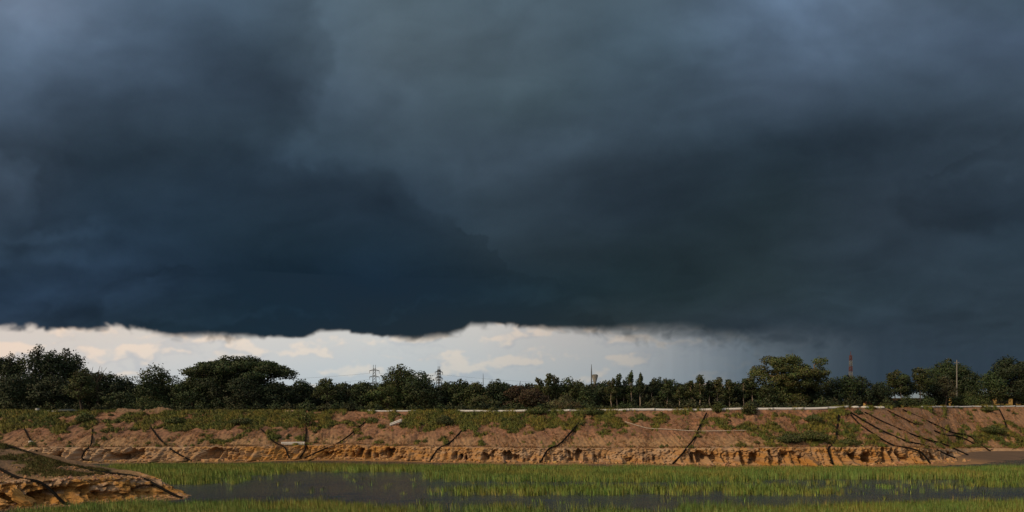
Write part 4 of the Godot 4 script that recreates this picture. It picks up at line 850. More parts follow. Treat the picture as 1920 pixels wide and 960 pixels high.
# ------------------------------------------------------------------ far structures on the skyline
func make_far_structures():
	for q in pylons:
		var t := thing("power_pylon", q.label, "pylon", Vector3(q.x, 6.3, -q.d), "power pylons on the skyline")
		t.rotation.y = q.turn
		var h: float = q.h
		var b := MB.new()
		var w0 := 2.6
		var w1 := 0.9
		for sx in [-1, 1]:
			for sz in [-1, 1]: b.bar(Vector3(sx * w0, 0, sz * w0), Vector3(sx * w1, h * 0.92, sz * w1), 0.42)
		put("leg_frame", b.mesh(), M.steel, t)
		b = MB.new()
		var steps := 12
		for i in steps:
			var f0 := float(i) / steps
			var f1 := float(i + 1) / steps
			var a0 := lerpf(w0, w1, f0)
			var a1 := lerpf(w0, w1, f1)
			for s in [[-1, 1, 1, 1], [-1, -1, 1, -1], [-1, -1, -1, 1], [1, -1, 1, 1]]:
				b.bar(Vector3(s[0] * a0, f0 * h * 0.92, s[1] * a0), Vector3(s[2] * a1, f1 * h * 0.92, s[3] * a1), 0.2)
				b.bar(Vector3(s[2] * a0, f0 * h * 0.92, s[3] * a0), Vector3(s[0] * a1, f1 * h * 0.92, s[1] * a1), 0.2)
		put("bracing", b.mesh(), M.steel, t)
		for s in [-1, 1]:
			b = MB.new(); b.bar(Vector3(s * w1, h * 0.9, 0), Vector3(s * w1, h, 0), 0.34)
			put("earth_peak", b.mesh(), M.steel, t)
		for i in q.arms:
			var y: float = h * (0.86 - 0.155 * i)
			b = MB.new()
			for s in [-1, 1]:
				b.bar(Vector3(0, y, 0), Vector3(s * 4.4, y - 0.3, 0), 0.42)
				b.bar(Vector3(0, y + 1.3, 0), Vector3(s * 4.4, y - 0.3, 0), 0.3)
			var arm := put("cross_arm", b.mesh(), M.steel, t)
			for s in [-1, 1]:
				b = MB.new(); b.bar(Vector3(s * 4.2, y - 0.3, 0), Vector3(s * 4.2, y - 2.4, 0), 0.3)
				put("insulator", b.mesh(), M.insulator, arm)
	for q in cables:
		var b := MB.new()
		var pts := PackedVector3Array()
		var a: Vector3 = q.a
		var z: Vector3 = q.b
		for i in 25:
			var f := i / 24.0
			pts.append(a.lerp(z, f) + Vector3(0, -q.sag * 4.0 * f * (1.0 - f), 0))
		b.tube(pts, PackedFloat32Array([0.06]), 5)
		tag(put("power_cable", b.mesh(), M.wire), q.label, "cable", "high voltage cables")
	# slim pole far right of the pylons
	for q in far_poles:
		var t := thing("transmission_pole", q.label, "pole", Vector3(q.x, 6.3, -q.d), "")
		var b := MB.new(); b.tube(PackedVector3Array([Vector3.ZERO, Vector3(0, q.h * 0.8, 0), Vector3(0, q.h, 0)]), PackedFloat32Array([q.r, q.r * 0.8, q.r * 0.25]), 8)
		put("shaft", b.mesh(), M.steel, t)
		for i in int(q.arms):
			b = MB.new()
			var y: float = q.h * (0.74 - 0.16 * i)
			b.bar(Vector3(0, y, 0), Vector3(2.6, y - 0.2, 0), 0.3)
			b.bar(Vector3(2.5, y - 0.2, 0), Vector3(2.5, y - 2.4, 0), 0.32)
			put("antenna_bracket", b.mesh(), M.steel, t)
	# funnel-shaped water tower
	var wt := thing("water_tower", "small grey funnel-topped water tower beside the slim dark mast", "tower", Vector3(water_tower.x, 6.3, -water_tower.y))
	var wh := water_tower.z
	var b2 := MB.new(); b2.tube(PackedVector3Array([Vector3.ZERO, Vector3(0, wh * 0.72, 0)]), PackedFloat32Array([1.0, 0.8]), 12)
	put("stem", b2.mesh(), M.concrete, wt)
	b2 = MB.new(); b2.tube(PackedVector3Array([Vector3(0, wh * 0.7, 0), Vector3(0, wh * 0.93, 0), Vector3(0, wh * 0.97, 0), Vector3(0, wh, 0)]), PackedFloat32Array([0.8, 2.3, 2.4, 1.6]), 16)
	put("tank", b2.mesh(), M.concrete, wt)
	# red and white lattice mast, with distance haze mixed into its band colours
	var mt := thing("telecom_mast", "red and white banded lattice mast against the dark rain sky", "mast", Vector3(mast.x, 6.3, -mast.y))
	var bands := 9
	for i in bands:
		var b := MB.new()
		var y0 := mast.z * i / bands
		var y1 := mast.z * (i + 1) / bands
		var wa := lerpf(1.9, 0.9, float(i) / bands)
		var wb := lerpf(1.9, 0.9, float(i + 1) / bands)
		for s in [[-1, -1], [1, -1], [1, 1], [-1, 1]]:
			b.bar(Vector3(s[0] * wa, y0, s[1] * wa), Vector3(s[0] * wb, y1, s[1] * wb), 0.4)
			var r := Vector2(s[0], s[1]).rotated(PI / 2)
			b.bar(Vector3(s[0] * wa, y0, s[1] * wa), Vector3(r.x * wb, y1, r.y * wb), 0.24)
			b.bar(Vector3(r.x * wa, y0, r.y * wa), Vector3(s[0] * wb, y1, s[1] * wb), 0.24)
			b.bar(Vector3(s[0] * wb, y1 - 0.2, s[1] * wb), Vector3(r.x * wb, y1 - 0.2, r.y * wb), 0.24)
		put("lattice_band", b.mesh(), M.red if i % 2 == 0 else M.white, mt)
	var bm := MB.new(); bm.bar(Vector3(0, mast.z, 0), Vector3(0, mast.z + 4.0, 0), 0.4)
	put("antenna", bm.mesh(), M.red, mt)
	# concrete pole among the right-hand trees
	var cp := thing("concrete_pole", "pale concrete utility pole rising among the tall trees at the right", "pole", Vector3(conc_pole.x, 6.9, -conc_pole.y))
	bm = MB.new(); bm.tube(PackedVector3Array([Vector3.ZERO, Vector3(0, conc_pole.z, 0)]), PackedFloat32Array([0.15, 0.10]), 8)
	put("shaft", bm.mesh(), M.concrete, cp)
	bm = MB.new(); bm.bar(Vector3(-0.5, conc_pole.z - 0.5, 0), Vector3(0.5, conc_pole.z - 0.5, 0), 0.12)
	put("cross_arm", bm.mesh(), M.concrete, cp)

# ------------------------------------------------------------------ buildings behind the trees
func make_buildings():
	for q in sheds:
		var t := thing(q.name, q.label, "building", Vector3(q.x, q.y, -q.d))
		t.rotation.y = q.turn
		var L: float = q.len
		var W: float = q.wid
		var H: float = q.h
		var R: float = q.rise
		var wall: Material = M[q.wall]
		var roof: Material = M[q.roof]
		var b := MB.new()
		b.box(Transform3D(Basis(), Vector3(0, H / 2, -W / 2)), Vector3(L, H, 0.2))
		b.box(Transform3D(Basis(), Vector3(-L / 2 + 0.1, H / 2, 0)), Vector3(0.2, H, W - 0.4))
		b.box(Transform3D(Basis(), Vector3(L / 2 - 0.1, H / 2, 0)), Vector3(0.2, H, W - 0.4))
		for s in [-1, 1]:
			b.tri(Vector3(s * (L / 2 - 0.1), H, -W / 2), Vector3(s * (L / 2 - 0.1), H + R, 0), Vector3(s * (L / 2 - 0.1), H, W / 2))
		# front wall with openings left between piers
		var bays := int(q.bays)
		var bw := L / bays
		for i in bays:
			var cx := -L / 2 + bw * (i + 0.5)
			b.box(Transform3D(Basis(), Vector3(cx - bw * 0.38, H / 2, W / 2)), Vector3(bw * 0.24, H, 0.2))
			b.box(Transform3D(Basis(), Vector3(cx + bw * 0.12, H * 0.89, W / 2)), Vector3(bw * 0.76, H * 0.22, 0.2))
			if i % 3 != 1: b.box(Transform3D(Basis(), Vector3(cx + bw * 0.12, H * 0.17, W / 2)), Vector3(bw * 0.76, H * 0.34, 0.2))
		put("wall", b.mesh(), wall, t)
		for i in bays:
			var cx := -L / 2 + bw * (i + 0.5) + bw * 0.12
			b = MB.new()
			if i % 3 != 1: b.box(Transform3D(Basis(), Vector3(cx, H * 0.56, W / 2 - 0.05)), Vector3(bw * 0.76, H * 0.44, 0.04))
			else: b.box(Transform3D(Basis(), Vector3(cx, H * 0.39, W / 2 - 0.05)), Vector3(bw * 0.76, H * 0.78, 0.06))
			put("window" if i % 3 != 1 else "door", b.mesh(), M.dark, t)
		for s in [-1, 1]:
			b = MB.new()
			var e := 0.7
			var a := Vector3(0, H + R + 0.08, 0)
			var c := Vector3(0, H - e * R / (W / 2) + 0.08, s * (W / 2 + e))
			for x0 in [-L / 2 - 0.5]:
				var lx := Vector3(x0, 0, 0)
				var rx := Vector3(-x0, 0, 0)
				b.quad(a + lx, a + rx, c + rx, c + lx)
				var dn := Vector3(0, -0.07, 0)
				b.quad(a + lx + dn, c + lx + dn, c + rx + dn, a + rx + dn)
				b.quad(c + lx, c + rx, c + rx + dn, c + lx + dn)
			put("roof_slope", b.mesh(), roof, t)

# ------------------------------------------------------------------ trees
func leafy(b: MB, c: Vector3, r: Vector3, leaf: float, cover: float, rng: RandomNumberGenerator, tone: Color, ragged := 0.35):
	var area := 4.0 * PI * pow((pow(r.x * r.y, 1.6) + pow(r.x * r.z, 1.6) + pow(r.y * r.z, 1.6)) / 3.0, 1.0 / 1.6)
	var count := int(cover * area / (2.0 * leaf * leaf * 0.62))
	var off := Vector3(rng.randf() * 90, rng.randf() * 90, 0)
	for i in count:
		var d := Vector3(rng.randfn(), rng.randfn(), rng.randfn()).normalized()
		var q := d * 1.7 + off
		var swell := 1.0 + ragged * n_cell.get_noise_3d(q.x * 2.0, q.y * 2.0, q.z * 2.0) * 1.6 + rng.randfn() * 0.06
		var rad := swell * (1.0 - 0.45 * pow(rng.randf(), 2.2))
		var p := c + Vector3(d.x * r.x, d.y * r.y, d.z * r.z) * rad
		var x := Vector3(rng.randfn(), rng.randfn() * 0.7, rng.randfn()).normalized()
		var y := x.cross(Vector3(rng.randfn(), rng.randfn(), rng.randfn())).normalized()
		var nn := x.cross(y)
		if nn.dot(d) < 0:
			nn = -nn; y = -y
		var k := rng.randf_range(0.65, 1.4)
		b.tint = Color(tone.r * rng.randf_range(0.75, 1.35), tone.g * rng.randf_range(0.8, 1.25), tone.b * rng.randf_range(0.7, 1.3))
		b.leaf(p, x * leaf * k, y * leaf * k * 0.62, (nn + d * 0.7).normalized())

func limb(b: MB, a: Vector3, z: Vector3, r0: float, r1: float, rng: RandomNumberGenerator, bend := 1.0):
	var pts := PackedVector3Array()
	var rad := PackedFloat32Array()
	var n := 5
	var w := (z - a).length() * 0.07 * bend
	for i in n + 1:
		var f := float(i) / n
		var j := Vector3(rng.randfn(), rng.randfn() * 0.4, rng.randfn()) * w * sin(PI * f)
		pts.append(a.lerp(z, f) + j + Vector3(0, (z - a).length() * 0.06 * bend * sin(PI * f), 0))
		rad.append(lerpf(r0, r1, f))
	b.tube(pts, rad, 6)

func tree_blobs(kind: String, H: float, hw: float, rng: RandomNumberGenerator) -> Array:
	var out := []
	match kind:
		"round", "lobed":
			var n := 8
			for i in n:
				var f := float(i) / (n - 1)
				var h := lerpf(0.22, 0.74, f) * H
				var rr := hw * 0.55 * sqrt(maxf(0.1, 1.0 - pow((h / H - 0.42) / 0.62, 2.0)))
				var a := i * 2.4 + rng.randf()
				var s := rng.randf_range(0.3, 0.6)
				out.append([Vector3(cos(a) * rr, h, sin(a) * rr), Vector3(hw * s, H * rng.randf_range(0.12, 0.23), hw * s)])
			var top := 0.19 * H
			out.append([Vector3(rng.randf_range(-0.12, 0.12) * hw, H - top, 0), Vector3(hw * 0.5, top, hw * 0.5)])
			if kind == "lobed":
				out.pop_back()
				for i in 5:
					var s2 := rng.randf_range(0.07, 0.11) * H
					var f := [0.0, -0.42, 0.4, -0.2, 0.24][i] as float
					out.append([Vector3(f * hw, H * [1.0, 0.93, 0.90, 0.88, 0.84][i] - s2, rng.randf_range(-0.3, 0.3) * hw), Vector3(hw * 0.2, s2, hw * 0.2)])
				out.append([Vector3(0, H * 0.72, 0), Vector3(hw * 0.62, H * 0.14, hw * 0.6)])
		"gum":
			for i in 9:
				var f := i / 8.0
				out.append([Vector3(rng.randf_range(-0.6, 0.6) * hw * (1.0 - 0.5 * f), lerpf(rng.randf_range(0.36, 0.55), 0.92, f) * H, rng.randf_range(-0.4, 0.4) * hw), Vector3(hw * lerpf(0.75, 0.38, f) * rng.randf_range(0.5, 1.1), H * rng.randf_range(0.06, 0.11), hw * 0.6)])
		"parasol":
			for i in 26:
				var a := i * 2.39996
				var r := sqrt((i + 0.5) / 26.0) * 0.86
				var y := H * (0.93 - 0.34 * r * r) + rng.randf_range(-0.05, 0.02) * H
				out.append([Vector3(cos(a) * r * hw, y, sin(a) * r * hw * 0.75), Vector3(hw * rng.randf_range(0.15, 0.25), H * rng.randf_range(0.06, 0.10), hw * 0.2)])
			for i in 16:
				var x := lerpf(-0.85, 0.3, i / 15.0)
				out.append([Vector3(x * hw, H * (0.66 - 0.22 * absf(x)) * rng.randf_range(0.7, 1.1), rng.randf_range(-0.4, 0.4) * hw), Vector3(hw * 0.2, H * 0.11, hw * 0.2)])
		"airy":
			for i in 60:
				var d := Vector3(rng.randfn(), rng.randfn(), rng.randfn()).normalized() * pow(rng.randf(), 0.4) * 0.86
				var s := rng.randf_range(0.10, 0.20)
				out.append([Vector3(d.x * hw, H * (0.64 + 0.36 * d.y), d.z * hw * 0.8), Vector3(hw * s, H * s * 0.42, hw * s)])
			for i in 12:
				out.append([Vector3(rng.randf_range(-0.65, 0.65) * hw, H * rng.randf_range(0.15, 0.45), rng.randf_range(-0.3, 0.3) * hw), Vector3(hw * 0.2, H * 0.09, hw * 0.2)])
		"bush":
			for i in 6:
				var a := i * 2.4
				var r := 0.5 * hw if i > 0 else 0.0
				var ry := H * (0.5 if i == 0 else rng.randf_range(0.3, 0.4))
				out.append([Vector3(cos(a) * r, ry * 0.95, sin(a) * r), Vector3(hw * 0.55, ry, hw * 0.55)])
		"feather":
			for i in 12:
				var a := i * 2.4
				var r := hw * 0.6 * sqrt(i / 12.0)
				out.append([Vector3(cos(a) * r, H * (0.86 - 0.5 * i / 12.0), sin(a) * r), Vector3(hw * 0.34, H * 0.09, hw * 0.34)])
	return out

func grow(q: Dictionary, base: Vector3, label: String, category: String, group: String):
	var rng := RandomNumberGenerator.new(); rng.seed = int(q.seed)
	var H: float = q.h
	var hw: float = q.w
	var t := thing(q.name, label, category, base, group)
	var blobs := tree_blobs(q.kind, H, hw, rng)
	var tone: Color = q.tone
	var b := MB.new()
	var pale: bool = q.kind == "gum"
	b.tint = Color(0.30, 0.25, 0.20) if pale else (Color(0.16, 0.13, 0.10) if q.kind == "airy" else Color(0.06, 0.05, 0.04))
	var fork := H * ({"gum": 0.55, "parasol": 0.42, "airy": 0.38, "bush": 0.12}.get(q.kind, 0.3) as float)
	var r0: float = 0.06 + H * (0.007 if pale else 0.02)
	var lean := Vector3(rng.randf_range(-0.06, 0.06) * H * 0.5, 0, 0)
	limb(b, Vector3(0, -0.3, 0), Vector3(0, fork, 0) + lean, r0, r0 * 0.7, rng, 0.2 if pale else 0.8)
	var cw := H * 0.012
	if q.kind == "bare":
		for i in 14:
			var z := Vector3(rng.randf_range(-1, 1) * hw, H * rng.randf_range(0.6, 1.0), rng.randf_range(-1, 1) * hw)
			limb(b, Vector3(0, fork * rng.randf_range(0.8, 1.0), 0), z, 0.07, 0.025, rng)
		put("trunk", b.mesh(), M.bark, t)
		return
	for bl in blobs:
		if bl[0].y > fork * 0.9 and (q.kind != "airy" or rng.randf() < 0.4): limb(b, Vector3(0, fork, 0) + lean, bl[0], r0 * 0.5, cw, rng)
	put("trunk", b.mesh(), M.bark, t)
	b = MB.new()
	var cover: float = {"airy": 0.8, "parasol": 0.85, "gum": 0.8, "feather": 0.6, "bush": 0.9}.get(q.kind, 0.72)
	var leaf: float = {"airy": 0.13, "parasol": 0.15, "gum": 0.13, "bush": 0.11, "feather": 0.13}.get(q.kind, 0.15)
	if H < 2.0: leaf = 0.09
	for bl in blobs:
		var k := rng.randf_range(0.8, 1.25)
		leafy(b, bl[0], bl[1], leaf, cover, rng, Color(tone.r * k * rng.randf_range(0.9, 1.15), tone.g * k, tone.b * k))
	put("crown", b.mesh(), M.leaf, t)

func make_trees():
	for q in trees:
		var yl := lerp_table(lip_tab, q.x, 2, 3)
		grow(q, Vector3(q.x, minf(yl, q.y) , -q.d), q.label, "tree" if q.kind != "bush" else "bush", q.group)

func make_woodland():
	# the wood behind the front trees reads as one dark mass
	var rng := RandomNumberGenerator.new(); rng.seed = 77
	var b := MB.new()
	var blobs := tree_blobs("round", 6.0, 2.6, rng)
	for bl in blobs: leafy(b, bl[0], bl[1], 0.24, 0.75, rng, Color(0.020, 0.031, 0.015))
	b.tint = Color(0.06, 0.05, 0.04)
	limb(b, Vector3(0, -0.2, 0), Vector3(0, 3.0, 0), 0.2, 0.12, rng)
	var mm := MultiMesh.new(); mm.transform_format = MultiMesh.TRANSFORM_3D; mm.use_colors = true; mm.mesh = b.mesh()
	var places := []
	for row in 3:
		var x := -150.0
		while x < 170.0:
			places.append([x + rng.randf_range(-0.8, 0.8), 139.0 + row * 6.0 + (7.0 if x > 55.0 else 0.0) + rng.randf_range(-1.5, 1.5)])
			x += rng.randf_range(2.2, 3.6)
	mm.instance_count = places.size()
	for i in places.size():
		var p: Array = places[i]
		var hh: float = rng.randf_range(0.8, 1.0) * (1.0 if p[0] < 50.0 else 0.92)
		var open: bool = p[0] > 66.0 and p[0] < 112.0 and p[1] < 162.0
		mm.set_instance_transform(i, Transform3D(Basis(Vector3.UP, rng.randf() * TAU).scaled(Vector3(rng.randf_range(0.8, 1.3), hh * (0.25 if open else 1.0), rng.randf_range(0.8, 1.3))), Vector3(p[0], 6.25, -p[1])))
		var g := rng.randf_range(0.75, 1.25)
		mm.set_instance_color(i, Color(g * rng.randf_range(0.9, 1.2), g, g))
	var o := MultiMeshInstance3D.new(); o.name = "woodland"; o.multimesh = mm; o.material_override = M.leaf; add_child(o)
	tag(o, "dense dark wood behind the front row of trees", "woodland", "", "stuff")
	# low undergrowth at the foot of the trees
	b = MB.new()
	for bl in tree_blobs("bush", 1.7, 1.2, rng): leafy(b, bl[0], bl[1], 0.13, 0.8, rng, Color(0.026, 0.040, 0.014))
	mm = MultiMesh.new(); mm.transform_format = MultiMesh.TRANSFORM_3D; mm.use_colors = true; mm.mesh = b.mesh()
	places = []
	for row in 3:
		var x := -110.0
		while x < 125.0:
			var d := -bank_base(x, 2.3).z + 5.0 + row * 4.0 + rng.randf_range(-1.5, 1.5)
			if not (x > 60.0 and x < 108.0 and rng.randf() < 0.8): places.append([x, d])
			x += rng.randf_range(1.3, 3.0)
	mm.instance_count = places.size()
	for i in places.size():
		var p: Array = places[i]
		var s := rng.randf_range(0.6, 1.25)
		mm.set_instance_transform(i, Transform3D(Basis(Vector3.UP, rng.randf() * TAU).scaled(Vector3(s, s * rng.randf_range(0.6, 1.2), s)), Vector3(p[0], lerp_table(lip_tab, p[0], 2, 3) - 0.25, -p[1])))
		var g := rng.randf_range(0.7, 1.5)
		mm.set_instance_color(i, Color(g * rng.randf_range(0.85, 1.35), g, g))
	o = MultiMeshInstance3D.new(); o.name = "undergrowth"; o.multimesh = mm; o.material_override = M.leaf; add_child(o)
	tag(o, "low dark undergrowth along the foot of the trees", "undergrowth", "", "stuff")

# ------------------------------------------------------------------ pipes
func draped(path: Array, near: bool) -> PackedVector3Array:
	# stiff pipe: straight runs between bends, lifted just clear of the ground
	var pts := PackedVector3Array()
	for q in path: pts.append(pipe_point(q, near))
	for i in path.size() - 1:
		var need := 0.0
		var ahead := 0.0
		for k in range(1, 8):
			var f := k / 8.0
			var g := pipe_point((path[i] as Vector2).lerp(path[i + 1], f), near)
			var l := pts[i].lerp(pts[i + 1], f)
			if path[i].y > 1.25: need = maxf(need, minf(g.y - l.y, 0.6))
			else: ahead = maxf(ahead, minf(g.z - l.z, 1.2))
		pts[i].y += need * 0.7; pts[i + 1].y += need * 0.7
		pts[i].z += ahead * 0.45; pts[i + 1].z += ahead
	for pass_ in 3:
		var q := PackedVector3Array([pts[0]])
		for i in pts.size() - 1:
			q.append(pts[i].lerp(pts[i + 1], 0.2)); q.append(pts[i].lerp(pts[i + 1], 0.8))
		q.append(pts[-1])
		pts = q
	return pts

func pipe_point(f: Vector2, near: bool) -> Vector3:
	var p := head_base(f.x, f.y) if near else bank_base(f.x, f.y)
	var q := head_point(f.x, f.y) if near else bank_point(f.x, f.y)
	if f.y > 1.0: return Vector3(p.x, maxf(q.y, p.y - 0.1) + 0.08, maxf(q.z, p.z - 0.15) if not near else q.z)
	return Vector3(p.x, maxf(p.y, q.y) + 0.06, maxf(p.z, q.z) + 0.1)

func make_drain_pipes():
	for q in drains:
		var b := MB.new()
		b.tube(draped(q.path, q.near), PackedFloat32Array([q.r]), 10)
		var o := put("pale_hose" if q.get("pale", false) else "drain_pipe", b.mesh(), M.black_pipe if not q.get("pale", false) else M.hose)
		tag(o, q.label, "hose" if q.get("pale", false) else "pipe", "" if q.get("pale", false) else "black drain pipes on the banks")

func make_white_pipes():
	for q in pipelines:
		var x: float = q.a
		var rng := RandomNumberGenerator.new(); rng.seed = int(q.a * 10.0) + 900
		var t := thing("white_pipeline", q.label, "pipe", Vector3(q.a, bank_base(q.a, 2.31).y, bank_base(q.a, 2.31).z))
		while x < q.b - 0.5:
			var x1 := minf(x + rng.randf_range(2.6, 4.6), q.b)
			var p0 := lip_rest(x) + Vector3(0, rng.randf_range(-0.03, 0.05), 0)
			var p1 := lip_rest(x1) + Vector3(0, rng.randf_range(-0.03, 0.05), 0)
			var d := (p1 - p0).normalized()
			var b := MB.new()
			var pts := PackedVector3Array()
			for k in 5: pts.append(p0.lerp(p1, k / 4.0) + Vector3(0, -0.03 * sin(PI * k / 4.0), 0) - t.position)
			b.tube(pts, PackedFloat32Array([q.r]), 14)
			put("pipe_section", b.mesh(), M.white_pipe, t)
			b = MB.new()
			b.tube(PackedVector3Array([p1 - d * 0.12 - t.position, p1 + d * 0.12 - t.position]), PackedFloat32Array([q.r * 1.12]), 14)
			put("coupling", b.mesh(), M.grey_joint, t)
			x = x1 + 0.05

func lip_rest(x: float) -> Vector3:
	var p := bank_point(x, 2.315)
	for k in 5:
		p.y = maxf(p.y, bank_point(x, 2.3 + 0.01 * k).y)
	var hump := 0.35 * exp(-pow((x - 50.5) / 1.6, 2.0))
	return p + Vector3(0, 0.16 + hump * 0.0, 0)

# ------------------------------------------------------------------ small things
func lump_mesh(r: Vector3, s: int, tone: Color, rough := 0.3) -> ArrayMesh:
	var w := 15
	var h := 10
	var pos := PackedVector3Array()
	var col := PackedColorArray()
	for j in h:
		var th := PI * (j + 0.001) / (h - 1)
		for i in w:
			var ph := TAU * i / (w - 1)
			var d := Vector3(sin(th) * cos(ph), cos(th), sin(th) * sin(ph))
			if rough > 0.2: d = Vector3(signf(d.x) * pow(absf(d.x), 0.7), signf(d.y) * pow(absf(d.y), 0.7), signf(d.z) * pow(absf(d.z), 0.7)) * 0.9
			var k := 1.0 + rough * 0.5 * n_fine.get_noise_3d(d.x + s, d.y, d.z) + rough * n_mid.get_noise_3d(d.x * 3.0 + s * 7.0, d.y * 3.0, d.z * 3.0) * 2.0
			pos.append(Vector3(d.x * r.x, d.y * r.y, d.z * r.z) * k)
			col.append(tone * (1.0 + 0.5 * n_mid.get_noise_3d(d.x * 4.0, d.y * 4.0 + s, d.z * 4.0)))
	return grid_mesh(pos, col, w, h)

func block_mesh(r: Vector3, s: int, tone: Color, fine: int) -> ArrayMesh:
	# a broken clay block: flat facets, chipped corners
	var w := fine * 3 + 1
	var h := fine * 2
	var p := PackedVector3Array()
	for j in h:
		for i in w:
			var th := PI * j / (h - 1)
			var ph := TAU * (i % (w - 1)) / (w - 1)
			var d := Vector3(sin(th) * cos(ph), cos(th), sin(th) * sin(ph))
			var q := Vector3(signf(d.x) * pow(absf(d.x), 0.5), signf(d.y) * pow(absf(d.y), 0.5), signf(d.z) * pow(absf(d.z), 0.5)) * 0.85
			q *= 1.0 + 0.7 * n_mid.get_noise_3d(d.x * 2.2 + s * 9.0, d.y * 2.2, d.z * 2.2) + 0.25 * n_fine.get_noise_3d(d.x * 1.5 + s, d.y * 1.5, d.z * 1.5)
			p.append(Vector3(q.x * r.x, q.y * r.y, q.z * r.z))
	var b := MB.new()
	for j in h - 1:
		for i in w - 1:
			b.tint = tone * (1.0 + 0.5 * n_fine.get_noise_2d(i * 3.1 + s, j * 2.7))
			var k := j * w + i
			b.tri(p[k], p[k + w], p[k + w + 1]); b.tri(p[k], p[k + w + 1], p[k + 1])
	return b.mesh()

func make_small_things():
	# long low heap of tan earth on the lip
	var w := 90
	var h := 14
	var pos := PackedVector3Array()
	var col := PackedColorArray()
	for j in h:
		for i in w:
			var u := i / float(w - 1)
			var v := j / float(h - 1)
			var x := lerpf(heap.x, heap.y, u)
			var prof := sin(PI * v) * pow(sin(PI * u), 0.4) * (0.62 + 0.9 * n_mid.get_noise_2d(x * 0.5, 5.0) + 0.3 * n_fine.get_noise_2d(x * 0.9, v * 4.0))
			var b := bank_base(x, 2.3)
			pos.append(Vector3(x, b.y - 0.08 + maxf(prof, 0.0), b.z - 1.2 - (1.0 - v) * 3.5))
			col.append(Color(0.36, 0.235, 0.14) * (1.0 + 0.5 * n_fine.get_noise_2d(x, v * 5.0)))
	tag(put("earth_heap", grid_mesh(pos, col, w, h), M.soil), "long low heap of pale dug earth on the bank top at the left", "heap")
	# white channel pieces thrown on the slope
	var g := thing("white_gutter", "short white plastic channel lying tilted on the grassy slope", "gutter", bank_point(gutter.x, gutter.y) + Vector3(0, 0.34, 0.3))
	g.rotation = Vector3(0.7, 0.0, 0.45)
	for k in [[-0.17, "side_flange"], [0.17, "side_flange"]]:
		var b := MB.new(); b.box(Transform3D(Basis(), Vector3(0, 0.03, k[0])), Vector3(2.05, 0.24, 0.15))
		put(k[1], b.mesh(), M.white_pipe, g)
	var bb := MB.new(); bb.box(Transform3D(Basis(), Vector3(0, -0.03, 0)), Vector3(1.98, 0.04, 0.22))
	put("web", bb.mesh(), M.grey_joint, g)
	var bt := thing("white_trough", "long white plastic pipe frame lying on the bench above the orange scarp", "pipe", bank_point(trough.x, 1.2) + Vector3(0, 0.08, 0))
	for k in 2:
		bb = MB.new(); bb.tube(PackedVector3Array([Vector3(-1.7, 0.28 - 0.22 * k, 0.1 * k), Vector3(1.7, 0.30 - 0.22 * k, 0.1 * k)]), PackedFloat32Array([0.09]), 8)
		put("rail", bb.mesh(), M.white_pipe, bt)
	for s in [-1, 0, 1]:
		bb = MB.new(); bb.tube(PackedVector3Array([Vector3(1.6 * s, 0.33, 0), Vector3(1.6 * s, -0.05, 0.1)]), PackedFloat32Array([0.07]), 8)
		put("upright", bb.mesh(), M.white_pipe, bt)
	# sacks along the pipeline
	for i in sacks.size():
		var p := bank_point(sacks[i].x, 2.315)
		var o := put("white_sack", lump_mesh(Vector3(0.62, 0.2, 0.35), i + 3, Color(1, 1, 1), 0.12), M.sack)
		o.position = p + Vector3(0, 0.15, 0)
		tag(o, sacks[i].label, "sack", "white sacks on the bank top")
	# dark tarpaulin bundle and white drum at the far left
	var tp := put("dark_tarpaulin", lump_mesh(Vector3(1.9, 0.3, 0.7), 21, Color(1, 1, 1), 0.2), M.tarp)
	tp.position = bank_base(tarp_x, 2.33) + Vector3(0, 0.25, 0)
	tag(tp, "dark crumpled tarpaulin on the bank top left of the earth heap", "tarpaulin")
	var dr := thing("white_drum", "small white drum with a dark lid among weeds at the far left", "drum", bank_base(drum_x, 2.33) + Vector3(0, 0.0, 0))
	bb = MB.new(); bb.tube(PackedVector3Array([Vector3(0, -0.05, 0), Vector3(0, 0.05, 0), Vector3(0, 0.55, 0), Vector3(0, 0.62, 0)]), PackedFloat32Array([0.27, 0.3, 0.3, 0.26]), 12)
	put("body", bb.mesh(), M.white_pipe, dr)
	bb = MB.new(); bb.tube(PackedVector3Array([Vector3(0, 0.62, 0), Vector3(0, 0.72, 0)]), PackedFloat32Array([0.24, 0.2]), 12)
	put("lid", bb.mesh(), M.dark, dr)
	var lt := put("white_litter", lump_mesh(Vector3(0.3, 0.13, 0.22), 31, Color(1, 1, 1), 0.5), M.sack)
	lt.position = bank_point(litter.x, litter.y) + Vector3(0, 0.1, 0.1)
	tag(lt, "small white plastic bag on the brown slope at the far left", "litter")
	for i in rubble_bits.size():
		var q: Vector2 = rubble_bits[i]
		var o := put("concrete_chunk", lump_mesh(Vector3(0.22, 0.17, 0.2) * (1.0 + 0.3 * sin(i * 2.0)), i + 40, Color(0.34, 0.25, 0.21), 0.3), M.rock)
		o.position = bank_point(q.x, q.y) + Vector3(0, 0.1, 0)
		tag(o, "pinkish broken chunk in the little rubble row on the bank lip above the bench frame", "rubble", "rubble row on the bank lip")
	for i in boulders.size():
		var q: Dictionary = boulders[i]
		var o := put("clay_boulder", block_mesh(q.r, i + 60, q.tone, 9), M.rock)
		o.position = q.at; o.rotation = q.turn
		tag(o, q.label, "boulder", "fallen clay blocks")
	# crumbled clods along the foot of the scarp
	var rng := RandomNumberGenerator.new(); rng.seed = 15
	var mm := MultiMesh.new(); mm.transform_format = MultiMesh.TRANSFORM_3D; mm.use_colors = true
	mm.mesh = block_mesh(Vector3(0.2, 0.15, 0.2), 5, Color(0.46, 0.29, 0.15), 3)
	var n := 700
	mm.instance_count = n
